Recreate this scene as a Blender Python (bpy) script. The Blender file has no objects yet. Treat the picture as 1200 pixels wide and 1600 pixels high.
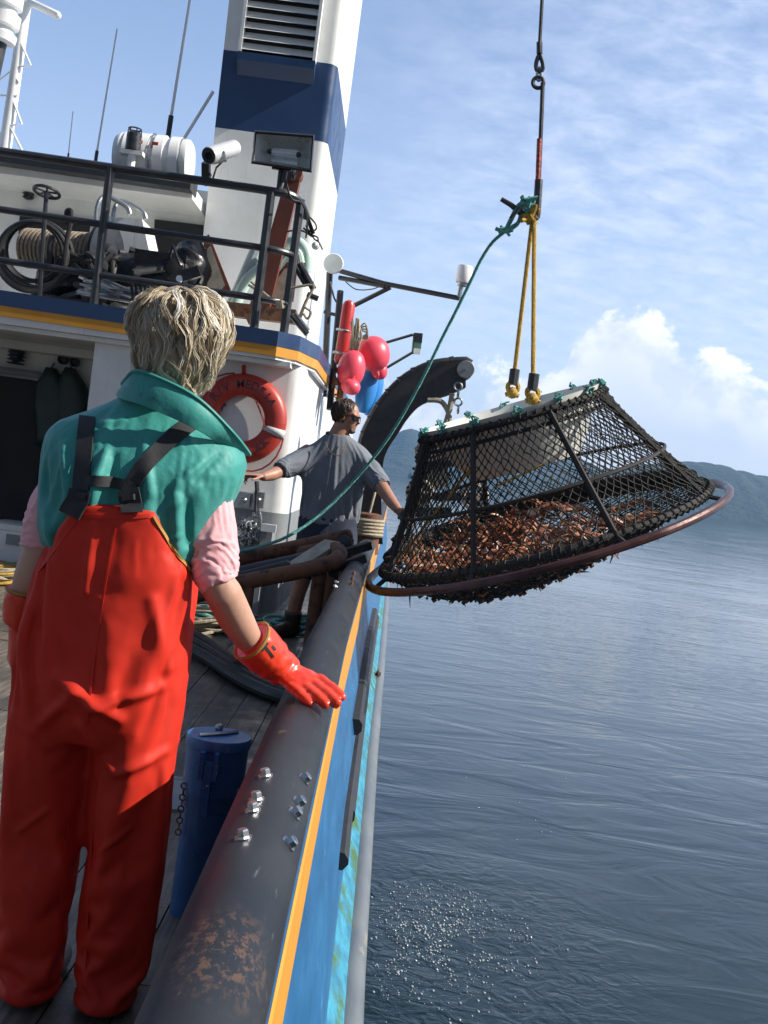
import bpy, math, random
from math import sin, cos, pi, radians
from mathutils import Vector, Matrix, noise
from mathutils.bvhtree import BVHTree
S = bpy.context.scene
C = S.collection
# ------------------------------------------------------------------ camera
F_PX = 1756.0                       # focal length in pixels of the 1200x1600 photograph
PITCH, ROLL = radians(-2.0), radians(7.5)
CAM = Vector((0, 0, 1.28))
_F = Vector((0, cos(PITCH), sin(PITCH)))
_U0 = Vector((0, -sin(PITCH), cos(PITCH)))
_R0 = Vector((1, 0, 0))
CR = _R0 * cos(ROLL) + _U0 * sin(ROLL)
CU = -_R0 * sin(ROLL) + _U0 * cos(ROLL)
cd = bpy.data.cameras.new('camera')
cd.sensor_fit = 'VERTICAL'; cd.sensor_height = 36; cd.lens = 36 * F_PX / 1600
cd.clip_start = 0.05; cd.clip_end = 20000
cam = bpy.data.objects.new('camera', cd); C.objects.link(cam)
cam.matrix_world = Matrix(((CR.x, CU.x, -_F.x, CAM.x), (CR.y, CU.y, -_F.y, CAM.y), (CR.z, CU.z, -_F.z, CAM.z), (0, 0, 0, 1)))
S.camera = cam
def ray(px, py):
    return (_F * F_PX + CR * (px - 600) + CU * (800 - py)).normalized()
def P(px, py, Y):
    d = ray(px, py); return CAM + d * (Y / d.y)
def PX(px, py, X):
    d = ray(px, py); return CAM + d * (X / d.x)
def PZ(px, py, Z):
    d = ray(px, py); return CAM + d * ((Z - CAM.z) / d.z)
# ------------------------------------------------------------------ sky, sun, exposure
SUN_EL, SUN_BACK = radians(38), radians(4)      # sun on the outboard side, a little behind the viewer
w = bpy.data.worlds.new('World'); S.world = w; w.use_nodes = True
nt = w.node_tree; nt.nodes.clear()
def wn(t, **k):
    n = nt.nodes.new(t)
    for a, b in k.items(): setattr(n, a, b)
    return n
L = nt.links.new
def wmath(op, a, b=None, c=None, clamp=False):
    n = wn('ShaderNodeMath', operation=op, use_clamp=clamp)
    for i, v in enumerate((a, b, c)):
        if v is None: continue
        if isinstance(v, (int, float)): n.inputs[i].default_value = v
        else: L(v, n.inputs[i])
    return n.outputs[0]
def wramp(v, lo, hi):
    n = wn('ShaderNodeMapRange', interpolation_type='SMOOTHSTEP')
    n.inputs['From Min'].default_value = lo; n.inputs['From Max'].default_value = hi
    L(v, n.inputs['Value']); return n.outputs[0]
def wmix(f, a, b):
    n = wn('ShaderNodeMix', data_type='RGBA')
    if isinstance(f, (int, float)): n.inputs[0].default_value = f
    else: L(f, n.inputs[0])
    for i, v in ((6, a), (7, b)):
        if isinstance(v, tuple): n.inputs[i].default_value = v + (1,)
        else: L(v, n.inputs[i])
    return n.outputs[2]
SKY_K = 0.11
sky = wn('ShaderNodeTexSky', sky_type='NISHITA', sun_disc=False, sun_elevation=SUN_EL, sun_rotation=pi / 2 + SUN_BACK,
         altitude=0, air_density=1.0, dust_density=0.9, ozone_density=2.0)
tc = wn('ShaderNodeTexCoord'); sep = wn('ShaderNodeSeparateXYZ'); L(tc.outputs['Generated'], sep.inputs[0])
X_, Y_, Z_ = sep.outputs
el = wmath('ARCSINE', Z_); az = wmath('ARCTAN2', X_, Y_)
zc = wmath('MAXIMUM', Z_, 0.03)
plane = wn('ShaderNodeCombineXYZ')
L(wmath('DIVIDE', X_, wmath('ADD', zc, 0.28)), plane.inputs[0]); L(wmath('DIVIDE', Y_, wmath('ADD', zc, 0.28)), plane.inputs[1])
def wnoise(vec, scale, detail, rough, sc=(1, 1, 1), rot=0.0, dist=0.0):
    m = wn('ShaderNodeMapping'); m.inputs['Scale'].default_value = sc; m.inputs['Rotation'].default_value = (0, 0, rot)
    L(vec, m.inputs['Vector'])
    n = wn('ShaderNodeTexNoise'); n.inputs['Scale'].default_value = scale; n.inputs['Detail'].default_value = detail
    n.inputs['Roughness'].default_value = rough; n.inputs['Distortion'].default_value = dist
    L(m.outputs[0], n.inputs['Vector']); return n.outputs[0]
# thin high cloud in rows, thicker to the right
rows = wnoise(plane.outputs[0], 15, 7, .62, (.85, 1.2, 1), radians(-14), .25)
big = wnoise(plane.outputs[0], .8, 3, .5, (1, 1, 1))
veil = wmath('MULTIPLY', wramp(rows, .20, .92), wramp(wmath('ADD', big, wmath('MULTIPLY', az, .9)), .28, .85))
veil = wmath('MULTIPLY_ADD', veil, .72, .14)
haze_lo = wramp(el, .42, -.02)
veil = wmath('ADD', veil, wmath('MULTIPLY', haze_lo, .30), clamp=True)
tint = wn('ShaderNodeMix', data_type='RGBA', blend_type='MULTIPLY'); tint.inputs[0].default_value = 1
L(sky.outputs[0], tint.inputs[6]); tint.inputs[7].default_value = (.95, 1.0, 1.10, 1)
skyc = wmix(veil, tint.outputs[2], (5.5, 6.05, 7.4))
# a bank of cumulus above the hills, higher towards the right
pol = wn('ShaderNodeCombineXYZ'); L(az, pol.inputs[0]); L(el, pol.inputs[1])
puff = wnoise(pol.outputs[0], 17, 9, .62, (1, 1.25, 1), 0, .25)
lump = wnoise(pol.outputs[0], 6, 2, .5)
fc = wn('ShaderNodeFloatCurve'); cv = fc.mapping.curves[0]
pts = [(0, .35), (.30, .42), (.40, .36), (.50, .48), (.56, .54), (.61, .60), (.655, .84), (.70, .76), (.73, .70), (.775, .62), (.85, .42), (1, .35)]
cv.points[0].location = pts[0]; cv.points[1].location = pts[-1]
for p in pts[1:-1]: cv.points.new(*p)
fc.mapping.update()
azn = wn('ShaderNodeMapRange'); azn.inputs['From Min'].default_value = -.6; azn.inputs['From Max'].default_value = .6
L(az, azn.inputs[0]); L(azn.outputs[0], fc.inputs['Value'])
top = wmath('MULTIPLY_ADD', fc.outputs[0], .24, -.03)
top = wmath('ADD', top, wmath('MULTIPLY_ADD', puff, .16, -.08))
top = wmath('ADD', top, wmath('MULTIPLY_ADD', lump, .08, -.04))
cmask = wramp(wmath('SUBTRACT', top, el), -.002, .014)
cmask = wmath('MULTIPLY', cmask, wramp(wmath('ADD', puff, wmath('MULTIPLY', wmath('SUBTRACT', top, el), 2)), .24, .44))
edge = wramp(wmath('SUBTRACT', top, el), .11, .0)
lit = wmath('MULTIPLY', wramp(puff, .40, .62), edge)
cl = wmix(wmath('MULTIPLY_ADD', lit, .75, .12), (4.9, 5.4, 6.3), (8.8, 8.6, 8.3))
skyc = wmix(wmath('MULTIPLY', cmask, .9), skyc, cl)
# sky behind the viewer dimmed, out of view, to cut fill on aft faces
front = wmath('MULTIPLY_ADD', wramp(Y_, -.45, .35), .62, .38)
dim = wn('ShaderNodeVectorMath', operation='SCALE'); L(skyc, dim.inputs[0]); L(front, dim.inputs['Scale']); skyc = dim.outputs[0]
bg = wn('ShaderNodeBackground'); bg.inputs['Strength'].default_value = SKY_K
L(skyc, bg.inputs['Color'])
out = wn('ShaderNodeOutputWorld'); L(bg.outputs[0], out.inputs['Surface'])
sd = bpy.data.lights.new('sun', 'SUN'); sd.energy = 5.0; sd.angle = radians(.55); sd.color = (1, .94, .84)
sun = bpy.data.objects.new('sun', sd); C.objects.link(sun)
SUN = Vector((cos(SUN_EL) * cos(SUN_BACK), -cos(SUN_EL) * sin(SUN_BACK), sin(SUN_EL)))
sun.rotation_euler = SUN.to_track_quat('Z', 'Y').to_euler(); sun.location = (8, -4, 12)
S.view_settings.view_transform = 'Standard'; S.view_settings.look = 'None'
S.view_settings.exposure = 0.6; S.view_settings.gamma = 1
# ------------------------------------------------------------------ mesh collecting
def lerp(a, b, t): return a + (b - a) * t
def V(*a): return Vector(a)
class G:
    def __init__(s): s.v = []; s.f = []; s.mi = []; s.cur = 0
    def face(s, idx): s.f.append(tuple(idx)); s.mi.append(s.cur)
    def box(s, lo, hi, rot=None, c=None):
        b = len(s.v); lo = Vector(lo); hi = Vector(hi)
        for x in (lo.x, hi.x):
            for y in (lo.y, hi.y):
                for z in (lo.z, hi.z): s.v.append(Vector((x, y, z)))
        if rot is not None:
            cc = (lo + hi) / 2 if c is None else Vector(c)
            for i in range(b, b + 8): s.v[i] = rot @ (s.v[i] - cc) + cc
        for q in ((0, 1, 3, 2), (4, 6, 7, 5), (0, 4, 5, 1), (2, 3, 7, 6), (0, 2, 6, 4), (1, 5, 7, 3)): s.face([b + i for i in q])
        return s
    def beam(s, a, b, w, h, up=(0, 0, 1)):
        a = Vector(a); b = Vector(b); d = (b - a).normalized(); x = d.cross(Vector(up))
        if x.length < 1e-4: x = d.cross(Vector((0, 1, 0)))
        x.normalize(); y = x.cross(d); n = len(s.v)
        for p in (a, b):
            for i, j in ((-1, -1), (1, -1), (1, 1), (-1, 1)): s.v.append(p + x * (i * w / 2) + y * (j * h / 2))
        for k in range(4): s.face((n + k, n + (k + 1) % 4, n + 4 + (k + 1) % 4, n + 4 + k))
        s.face((n + 3, n + 2, n + 1, n)); s.face((n + 4, n + 5, n + 6, n + 7)); return s
    def tube(s, pts, r, n=8, cap=True, closed=False, up=None, round_end=False):
        pts = [Vector(p) for p in pts]; m = len(pts)
        rs = r if isinstance(r, (list, tuple)) else [r] * m
        if round_end and not closed:
            def rr(q): return q if not isinstance(q, tuple) else max(q)
            d0 = (pts[0] - pts[1]).normalized(); d1 = (pts[-1] - pts[-2]).normalized()
            def sc(q, k): return q * k if not isinstance(q, tuple) else (q[0] * k, q[1] * k)
            r0, r1 = rs[0], rs[-1]
            k0, k1 = rr(r0) * (.9 if round_end is True else round_end), rr(r1) * (.9 if round_end is True else round_end)
            pts = [pts[0] + d0 * k0 * .95, pts[0] + d0 * k0 * .65] + pts + [pts[-1] + d1 * k1 * .65, pts[-1] + d1 * k1 * .95]
            rs = [sc(r0, .3), sc(r0, .75)] + list(rs) + [sc(r1, .75), sc(r1, .3)]; m = len(pts)
        b = len(s.v); x = None
        for i, p in enumerate(pts):
            if closed: t = pts[(i + 1) % m] - pts[i - 1]
            else: t = pts[min(i + 1, m - 1)] - pts[max(i - 1, 0)]
            if t.length < 1e-9: t = Vector((0, 0, 1))
            t.normalize()
            if up is not None: x = Vector(up).cross(t)
            elif x is None:
                x = t.cross(Vector((0, 0, 1)))
                if x.length < .1: x = t.cross(Vector((0, 1, 0)))
            else: x = x - t * x.dot(t)
            if x.length < 1e-6: x = t.orthogonal()
            x.normalize(); y = t.cross(x)
            q = rs[i]; ra, rb = q if isinstance(q, tuple) else (q, q)
            for k in range(n):
                a = 2 * pi * k / n; s.v.append(p + x * (ra * cos(a)) + y * (rb * sin(a)))
        for i in range(m if closed else m - 1):
            i2 = (i + 1) % m
            for k in range(n): s.face((b + i * n + k, b + i * n + (k + 1) % n, b + i2 * n + (k + 1) % n, b + i2 * n + k))
        if cap and not closed:
            s.face([b + k for k in range(n)][::-1]); s.face([b + (m - 1) * n + k for k in range(n)])
        return s
    def rings(s, rings, cap=True):
        b = len(s.v); n = len(rings[0])
        for r in rings: s.v.extend(Vector(p) for p in r)
        for i in range(len(rings) - 1):
            for k in range(n): s.face((b + i * n + k, b + i * n + (k + 1) % n, b + (i + 1) * n + (k + 1) % n, b + (i + 1) * n + k))
        if cap:
            s.face([b + k for k in range(n)][::-1]); s.face([b + (len(rings) - 1) * n + k for k in range(n)])
        return s
    def grid(s, rows, thick=0.0):
        """open sheet from rows of points"""
        b = len(s.v); n = len(rows[0])
        for r in rows: s.v.extend(Vector(p) for p in r)
        for i in range(len(rows) - 1):
            for k in range(n - 1): s.face((b + i * n + k, b + i * n + k + 1, b + (i + 1) * n + k + 1, b + (i + 1) * n + k))
        return s
    def lathe(s, c, axis, prof, n=24, cap=True, x=None):
        """prof: (distance along axis, radius)"""
        axis = Vector(axis).normalized(); c = Vector(c)
        x = axis.orthogonal().normalized() if x is None else Vector(x).normalized(); y = axis.cross(x)
        return s.rings([[c + axis * h + x * (r * cos(2 * pi * k / n)) + y * (r * sin(2 * pi * k / n)) for k in range(n)] for h, r in prof], cap)
    def prism(s, poly, d):
        """polygon (3-D points) pushed along d"""
        d = Vector(d); b = len(s.v); n = len(poly); poly = [Vector(p) for p in poly]
        s.v.extend(poly); s.v.extend(p + d for p in poly)
        nn = Vector((0, 0, 0))
        for i in range(n): nn += poly[i].cross(poly[(i + 1) % n])
        fl = nn.dot(d) > 0
        top = [b + n + i for i in range(n)]; bot = [b + i for i in range(n)]
        s.face(top if fl else top[::-1]); s.face(bot[::-1] if fl else bot)
        for i in range(n):
            j = (i + 1) % n; q = (b + i, b + j, b + n + j, b + n + i); s.face(q if fl else q[::-1])
        return s
    def ball(s, c, r, n=16, m=10, axis=(0, 0, 1)):
        c = Vector(c); rr = r if isinstance(r, tuple) else (r, r, r)
        b = len(s.v); s.v.append(c - Vector((0, 0, rr[2])))
        for i in range(1, m):
            a = -pi / 2 + pi * i / m
            for k in range(n):
                t = 2 * pi * k / n; s.v.append(c + Vector((rr[0] * cos(a) * cos(t), rr[1] * cos(a) * sin(t), rr[2] * sin(a))))
        s.v.append(c + Vector((0, 0, rr[2]))); e = len(s.v) - 1
        for k in range(n):
            s.face((b, b + 1 + (k + 1) % n, b + 1 + k)); s.face((e, e - n + k, e - n + (k + 1) % n))
        for i in range(m - 2):
            for k in range(n):
                s.face((b + 1 + i * n + k, b + 1 + i * n + (k + 1) % n, b + 1 + (i + 1) * n + (k + 1) % n, b + 1 + (i + 1) * n + k))
        return s
    def torus(s, c, nrm, R, r, n=24, m=8, a0=0, a1=2 * pi, x=None):
        nrm = Vector(nrm).normalized(); x = nrm.orthogonal().normalized() if x is None else Vector(x); y = nrm.cross(x); c = Vector(c)
        full = abs(a1 - a0 - 2 * pi) < 1e-6
        k = n if full else n + 1
        return s.tube([c + x * (R * cos(a0 + (a1 - a0) * i / n)) + y * (R * sin(a0 + (a1 - a0) * i / n)) for i in range(k)], r, m, closed=full)
    def add(s, o, M=None):
        b = len(s.v); s.v.extend((M @ p if M is not None else p.copy()) for p in o.v)
        for f, m in zip(o.f, o.mi): s.f.append(tuple(b + i for i in f)); s.mi.append(m)
        return s
    def bvh(s): return BVHTree.FromPolygons([tuple(p) for p in s.v], s.f)
def spline(pts, k=6):
    pts = [Vector(p) for p in pts]; o = []
    for i in range(len(pts) - 1):
        p0, p1, p2, p3 = pts[max(i - 1, 0)], pts[i], pts[i + 1], pts[min(i + 2, len(pts) - 1)]
        for j in range(k):
            t = j / k
            o.append(.5 * ((2 * p1) + (p2 - p0) * t + (2 * p0 - 5 * p1 + 4 * p2 - p3) * t * t + (3 * p1 - p0 - 3 * p2 + p3) * t ** 3))
    o.append(pts[-1].copy()); return o
def to_mesh(name, g, loc=(0, 0, 0), smooth=35):
    loc = Vector(loc); me = bpy.data.meshes.new(name)
    me.from_pydata([tuple(Vector(p) - loc) for p in g.v], [], g.f)
    if any(g.mi): me.polygons.foreach_set('material_index', g.mi)
    if smooth:
        me.polygons.foreach_set('use_smooth', [True] * len(me.polygons))
        me.update()
        if smooth < 170: me.set_sharp_from_angle(angle=radians(smooth))
    me.update(); return me
def thing(name, label, cat, loc=(0, 0, 0), group=None):
    o = bpy.data.objects.new(name, None); C.objects.link(o); o.location = loc; o.empty_display_size = .1
    o['label'] = label; o['category'] = cat
    if group: o['group'] = group
    return o
def base_of(o):
    while o.parent is not None: o = o.parent
    return o.location
def mats_on(me, m):
    for q in (m if isinstance(m, (list, tuple)) else [m]): me.materials.append(q)
def part(name, g, m, parent, smooth=35, label=None):
    me = to_mesh(name, g, base_of(parent), smooth); mats_on(me, m)
    o = bpy.data.objects.new(name, me); C.objects.link(o); o.parent = parent
    if label: o['label'] = label
    return o
def solo(name, g, m, label, cat, loc=(0, 0, 0), group=None, smooth=35):
    me = to_mesh(name, g, loc, smooth); mats_on(me, m)
    o = bpy.data.objects.new(name, me); C.objects.link(o); o.location = loc
    o['label'] = label; o['category'] = cat
    if group: o['group'] = group
    return o
def setting(name, g, m, kind='structure', smooth=35):
    me = to_mesh(name, g, (0, 0, 0), smooth); mats_on(me, m)
    o = bpy.data.objects.new(name, me); C.objects.link(o); o['kind'] = kind; return o
def dup(o, loc, label=None, rot=None):
    r = o.copy(); C.objects.link(r); r.location = loc
    if rot is not None: r.rotation_euler = rot
    if label: r['label'] = label
    for ch in list(o.children):
        c = ch.copy(); C.objects.link(c); c.parent = r
        for gch in ch.children:
            d = gch.copy(); C.objects.link(d); d.parent = c
    return r
def fuse(g, voxel=.01, smooth=4, factor=.5):
    """overlapping closed shapes grown into one continuous surface; returns a G"""
    me = bpy.data.meshes.new('tmp'); me.from_pydata([tuple(p) for p in g.v], [], g.f); me.update()
    o = bpy.data.objects.new('tmp', me); C.objects.link(o)
    r = o.modifiers.new('r', 'REMESH'); r.mode = 'VOXEL'; r.voxel_size = voxel; r.adaptivity = 0
    if smooth:
        q = o.modifiers.new('s', 'SMOOTH'); q.iterations = smooth; q.factor = factor
    dg = bpy.context.evaluated_depsgraph_get(); ev = o.evaluated_get(dg); m2 = ev.to_mesh()
    out = G(); out.v = [v.co.copy() for v in m2.vertices]; out.f = [tuple(p.vertices) for p in m2.polygons]; out.mi = [0] * len(out.f)
    ev.to_mesh_clear(); bpy.data.objects.remove(o); bpy.data.meshes.remove(me); return out
def vnormals(g):
    n = [Vector((0, 0, 0)) for _ in g.v]
    for f in g.f:
        a = (g.v[f[2]] - g.v[f[0]]).cross(g.v[f[-1]] - g.v[f[1]] if len(f) == 4 else g.v[f[1]] - g.v[f[0]] )
        if len(f) == 3: a = (g.v[f[1]] - g.v[f[0]]).cross(g.v[f[2]] - g.v[f[0]])
        else: a = (g.v[f[2]] - g.v[f[0]]).cross(g.v[f[3]] - g.v[f[1]])
        for i in f: n[i] += a
    return [q.normalized() if q.length > 0 else Vector((0, 0, 1)) for q in n]
def displace(g, fn):
    ns = vnormals(g); g.v = [p + n * fn(p, n) for p, n in zip(g.v, ns)]; return g
# ------------------------------------------------------------------ materials
MATS = {}
def mat(name, col, col2=None, scale=6, rough=.5, metal=0, bump=0, bscale=60, stretch=(1, 1, 1), lo=.35, hi=.65,
        spot=None, spot_scale=9, spot_lo=.6, spot_hi=.66, rvar=.12, detail=6, spec=.5, coat=0, sheen=0, bdist=.01, extra=None, sss=0):
    m = bpy.data.materials.new(name); m.use_nodes = True; t = m.node_tree; b = t.nodes['Principled BSDF']
    def N(k, **kw):
        n = t.nodes.new(k)
        for a, q in kw.items(): setattr(n, a, q)
        return n
    l = t.links.new
    tcn = N('ShaderNodeTexCoord'); mp = N('ShaderNodeMapping'); mp.inputs['Scale'].default_value = stretch
    l(tcn.outputs['Object'], mp.inputs['Vector'])
    def noi(sc, det=detail, ro=.6):
        n = N('ShaderNodeTexNoise'); n.inputs['Scale'].default_value = sc; n.inputs['Detail'].default_value = det; n.inputs['Roughness'].default_value = ro
        l(mp.outputs[0], n.inputs['Vector']); return n.outputs[0]
    def mr(v, a, c, o0=0, o1=1):
        n = N('ShaderNodeMapRange'); n.inputs[1].default_value = a; n.inputs[2].default_value = c; n.inputs[3].default_value = o0; n.inputs[4].default_value = o1
        l(v, n.inputs[0]); return n.outputs[0]
    def mix(f, a, c):
        n = N('ShaderNodeMix', data_type='RGBA'); l(f, n.inputs[0])
        for i, q in ((6, a), (7, c)):
            if isinstance(q, tuple): n.inputs[i].default_value = q + (1,)
            else: l(q, n.inputs[i])
        return n.outputs[2]
    base = noi(scale)
    c2 = col2 or tuple(x * .8 for x in col)
    cc = mix(mr(base, lo, hi), col, c2)
    rv = mr(base, .3, .7, max(.02, rough - rvar), min(1, rough + rvar))
    if spot:
        sp = mr(noi(spot_scale, 8, .65), spot_lo, spot_hi)
        cc = mix(sp, cc, spot)
        mm = N('ShaderNodeMix', data_type='FLOAT'); l(sp, mm.inputs[0]); l(rv, mm.inputs[2]); mm.inputs[3].default_value = .85; rv = mm.outputs[0]
    if extra: cc = extra(N, l, mp.outputs[0], mix, mr, cc)
    l(cc, b.inputs['Base Color']); l(rv, b.inputs['Roughness'])
    b.inputs['Metallic'].default_value = metal
    b.inputs['Specular IOR Level'].default_value = spec
    if coat: b.inputs['Coat Weight'].default_value = coat; b.inputs['Coat Roughness'].default_value = .15
    if sheen: b.inputs['Sheen Weight'].default_value = sheen
    if sss: b.inputs['Subsurface Weight'].default_value = sss; b.inputs['Subsurface Radius'].default_value = (.01, .004, .002)
    if bump:
        bn = N('ShaderNodeBump'); bn.inputs['Strength'].default_value = bump; bn.inputs['Distance'].default_value = bdist
        l(noi(bscale, 5, .6), bn.inputs['Height']); l(bn.outputs[0], b.inputs['Normal'])
    MATS[name] = m; return m
def worn_rail(N, l, vec, mix, mr, cc):
    # one bare rusty patch, and pale scratches along the pipe
    d = N('ShaderNodeVectorMath', operation='DISTANCE'); l(vec, d.inputs[0]); d.inputs[1].default_value = (-.055, -1.66, 1.92)
    n = N('ShaderNodeTexNoise'); n.inputs['Scale'].default_value = 75; n.inputs['Detail'].default_value = 6; n.inputs['Roughness'].default_value = .75; l(vec, n.inputs['Vector'])
    a = N('ShaderNodeMath', operation='MULTIPLY'); l(mr(d.outputs['Value'], .085, .03, 0, .5), a.inputs[0]); l(mr(n.outputs[0], .50, .57), a.inputs[1])
    cc = mix(a.outputs[0], cc, (.17, .09, .05))
    mp = N('ShaderNodeMapping'); mp.inputs['Scale'].default_value = (14, 3, 14); mp.inputs['Rotation'].default_value = (0, 0, .5); l(vec, mp.inputs[0])
    s = N('ShaderNodeTexNoise'); s.inputs['Scale'].default_value = 6; s.inputs['Detail'].default_value = 9; s.inputs['Roughness'].default_value = .7; l(mp.outputs[0], s.inputs['Vector'])
    return mix(mr(s.outputs[0], .62, .72, 0, .7), cc, (.13, .14, .15))
# paints and metals
def streaks(N, l, vec, mix, mr, cc):
    # rust runs and grime washed down the plates, with welded seams about every metre
    mp = N('ShaderNodeMapping'); mp.inputs['Scale'].default_value = (7, 7, .55); l(vec, mp.inputs[0])
    n = N('ShaderNodeTexNoise'); n.inputs['Scale'].default_value = 2.4; n.inputs['Detail'].default_value = 8; n.inputs['Roughness'].default_value = .7; l(mp.outputs[0], n.inputs['Vector'])
    cc = mix(mr(n.outputs[0], .60, .72, 0, .55), cc, (.45, .36, .27)); cc = mix(mr(n.outputs[0], .42, .30, 0, .35), cc, (.50, .52, .51))
    n2 = N('ShaderNodeTexNoise'); n2.inputs['Scale'].default_value = 1.6; n2.inputs['Detail'].default_value = 5; l(vec, n2.inputs['Vector'])
    return mix(mr(n2.outputs[0], .50, .75, 0, .4), cc, (.60, .60, .57))
WHITE = mat('white_paint', (.80, .81, .80), (.70, .71, .69), 3, .38, spot=(.36, .22, .13), spot_scale=9, spot_lo=.715, spot_hi=.76, bump=.12, bscale=6, bdist=.01, extra=streaks)
WHITE_GLOSS = mat('white_gelcoat', (.82, .83, .82), (.76, .77, .77), 4, .25)
GREY_PAINT = mat('grey_deckhouse_paint', (.27, .29, .30), (.20, .22, .23), 4, .45, spot=(.20, .11, .06), spot_scale=7, spot_lo=.68, spot_hi=.76, bump=.06)
BLACK_PAINT = mat('black_rail_paint', (.016, .018, .022), (.03, .032, .038), 8, .38, bump=.06, spot=(.10, .05, .03), spot_scale=20, spot_lo=.72, spot_hi=.8)
NAVY = mat('navy_paint', (.012, .040, .115), (.016, .05, .135), 4, .38, bump=.03)
BLUE = mat('hull_blue_paint', (.016, .105, .25), (.022, .13, .29), 5, .36, stretch=(1, .5, 2), bump=.08, bscale=30, spot=(.10, .28, .50), spot_scale=8, spot_lo=.62, spot_hi=.75)
YELLOW = mat('yellow_stripe_paint', (.66, .30, .025), (.58, .25, .02), 6, .42, spot=(.42, .19, .05), spot_scale=30, spot_lo=.66, spot_hi=.75, bump=.05)
CAPGREY = mat('scuffed_grey_rail_paint', (.013, .015, .019), (.026, .029, .034), 5, .52, stretch=(1, .6, 1), bump=.25, bscale=28, bdist=.004,
              spot=(.17, .095, .05), spot_scale=11, spot_lo=.645, spot_hi=.72, extra=worn_rail, spec=.25)
STEEL = mat('galvanised_steel', (.42, .44, .45), (.30, .32, .33), 20, .35, metal=.9, bump=.1, bscale=80)
CHROME = mat('bright_bolt_steel', (.72, .72, .72), (.55, .55, .55), 30, .18, metal=1)
DARK_STEEL = mat('dark_worn_steel', (.028, .03, .034), (.05, .05, .052), 9, .42, metal=.2, bump=.15, bscale=40, spot=(.12, .055, .03), spot_scale=12, spot_lo=.64, spot_hi=.73)
RUST = mat('rusty_steel', (.10, .040, .022), (.17, .075, .035), 8, .75, bump=.3, bscale=45, spot=(.045, .022, .016), spot_scale=10, spot_lo=.52, spot_hi=.62)
RUST_RED = mat('red_oxide_paint', (.16, .040, .020), (.11, .030, .018), 6, .6, bump=.15, spot=(.30, .23, .16), spot_scale=5, spot_lo=.66, spot_hi=.74)
RUBBER = mat('black_rubber', (.012, .012, .013), (.022, .022, .023), 10, .55, bump=.12, bscale=50)
CONCRETE = mat('pale_mud_stained_steel', (.40, .36, .29), (.27, .23, .18), 9, .8, bump=.2)
# ------------------------------------------------------------------ cloth: settle a garment on a body and keep the result as plain geometry
def drape(g, col, pin, frames=22, grow=.06, bend=2.0, stiff=25, sub=1, grav=1.0, dist=.004, mass=.3, damp=5, quality=6):
    me = bpy.data.meshes.new('tmp'); me.from_pydata([tuple(p) for p in g.v], [], g.f); me.update()
    o = bpy.data.objects.new('tmp_cloth', me); C.objects.link(o)
    cm = bpy.data.meshes.new('tmp2'); cm.from_pydata([tuple(p) for p in col.v], [], col.f); cm.update()
    c = bpy.data.objects.new('tmp_col', cm); C.objects.link(c)
    k = c.modifiers.new('c', 'COLLISION'); c.collision.thickness_outer = dist; c.collision.cloth_friction = 8
    vg = o.vertex_groups.new(name='pin')
    for i, p in enumerate(g.v):
        w_ = pin(p)
        if w_ > 0: vg.add([i], w_, 'REPLACE')
    m = o.modifiers.new('cl', 'CLOTH'); s = m.settings
    s.quality = quality; s.mass = mass; s.tension_stiffness = stiff; s.compression_stiffness = stiff; s.shear_stiffness = stiff * .6; s.bending_stiffness = bend
    s.tension_damping = damp; s.compression_damping = damp; s.shear_damping = damp; s.bending_damping = .5; s.air_damping = 2
    s.vertex_group_mass = 'pin'; s.pin_stiffness = 1; s.shrink_min = -grow; s.shrink_max = -grow
    s.effector_weights.gravity = grav
    m.collision_settings.use_collision = True; m.collision_settings.distance_min = dist; m.collision_settings.collision_quality = 2; m.collision_settings.use_self_collision = False
    m.point_cache.frame_start = 1; m.point_cache.frame_end = frames + 1
    if sub:
        q = o.modifiers.new('s', 'SMOOTH'); q.iterations = 1; q.factor = .4
        ss = o.modifiers.new('ss', 'SUBSURF'); ss.levels = sub; ss.render_levels = sub
    for f in range(1, frames + 1): S.frame_set(f)
    dg = bpy.context.evaluated_depsgraph_get(); ev = o.evaluated_get(dg); m2 = ev.to_mesh()
    out = G(); out.v = [v.co.copy() for v in m2.vertices]; out.f = [tuple(p.vertices) for p in m2.polygons]; out.mi = [0] * len(out.f)
    ev.to_mesh_clear()
    for a, b in ((o, me), (c, cm)): bpy.data.objects.remove(a); bpy.data.meshes.remove(b)
    S.frame_set(1)
    return out
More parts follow.
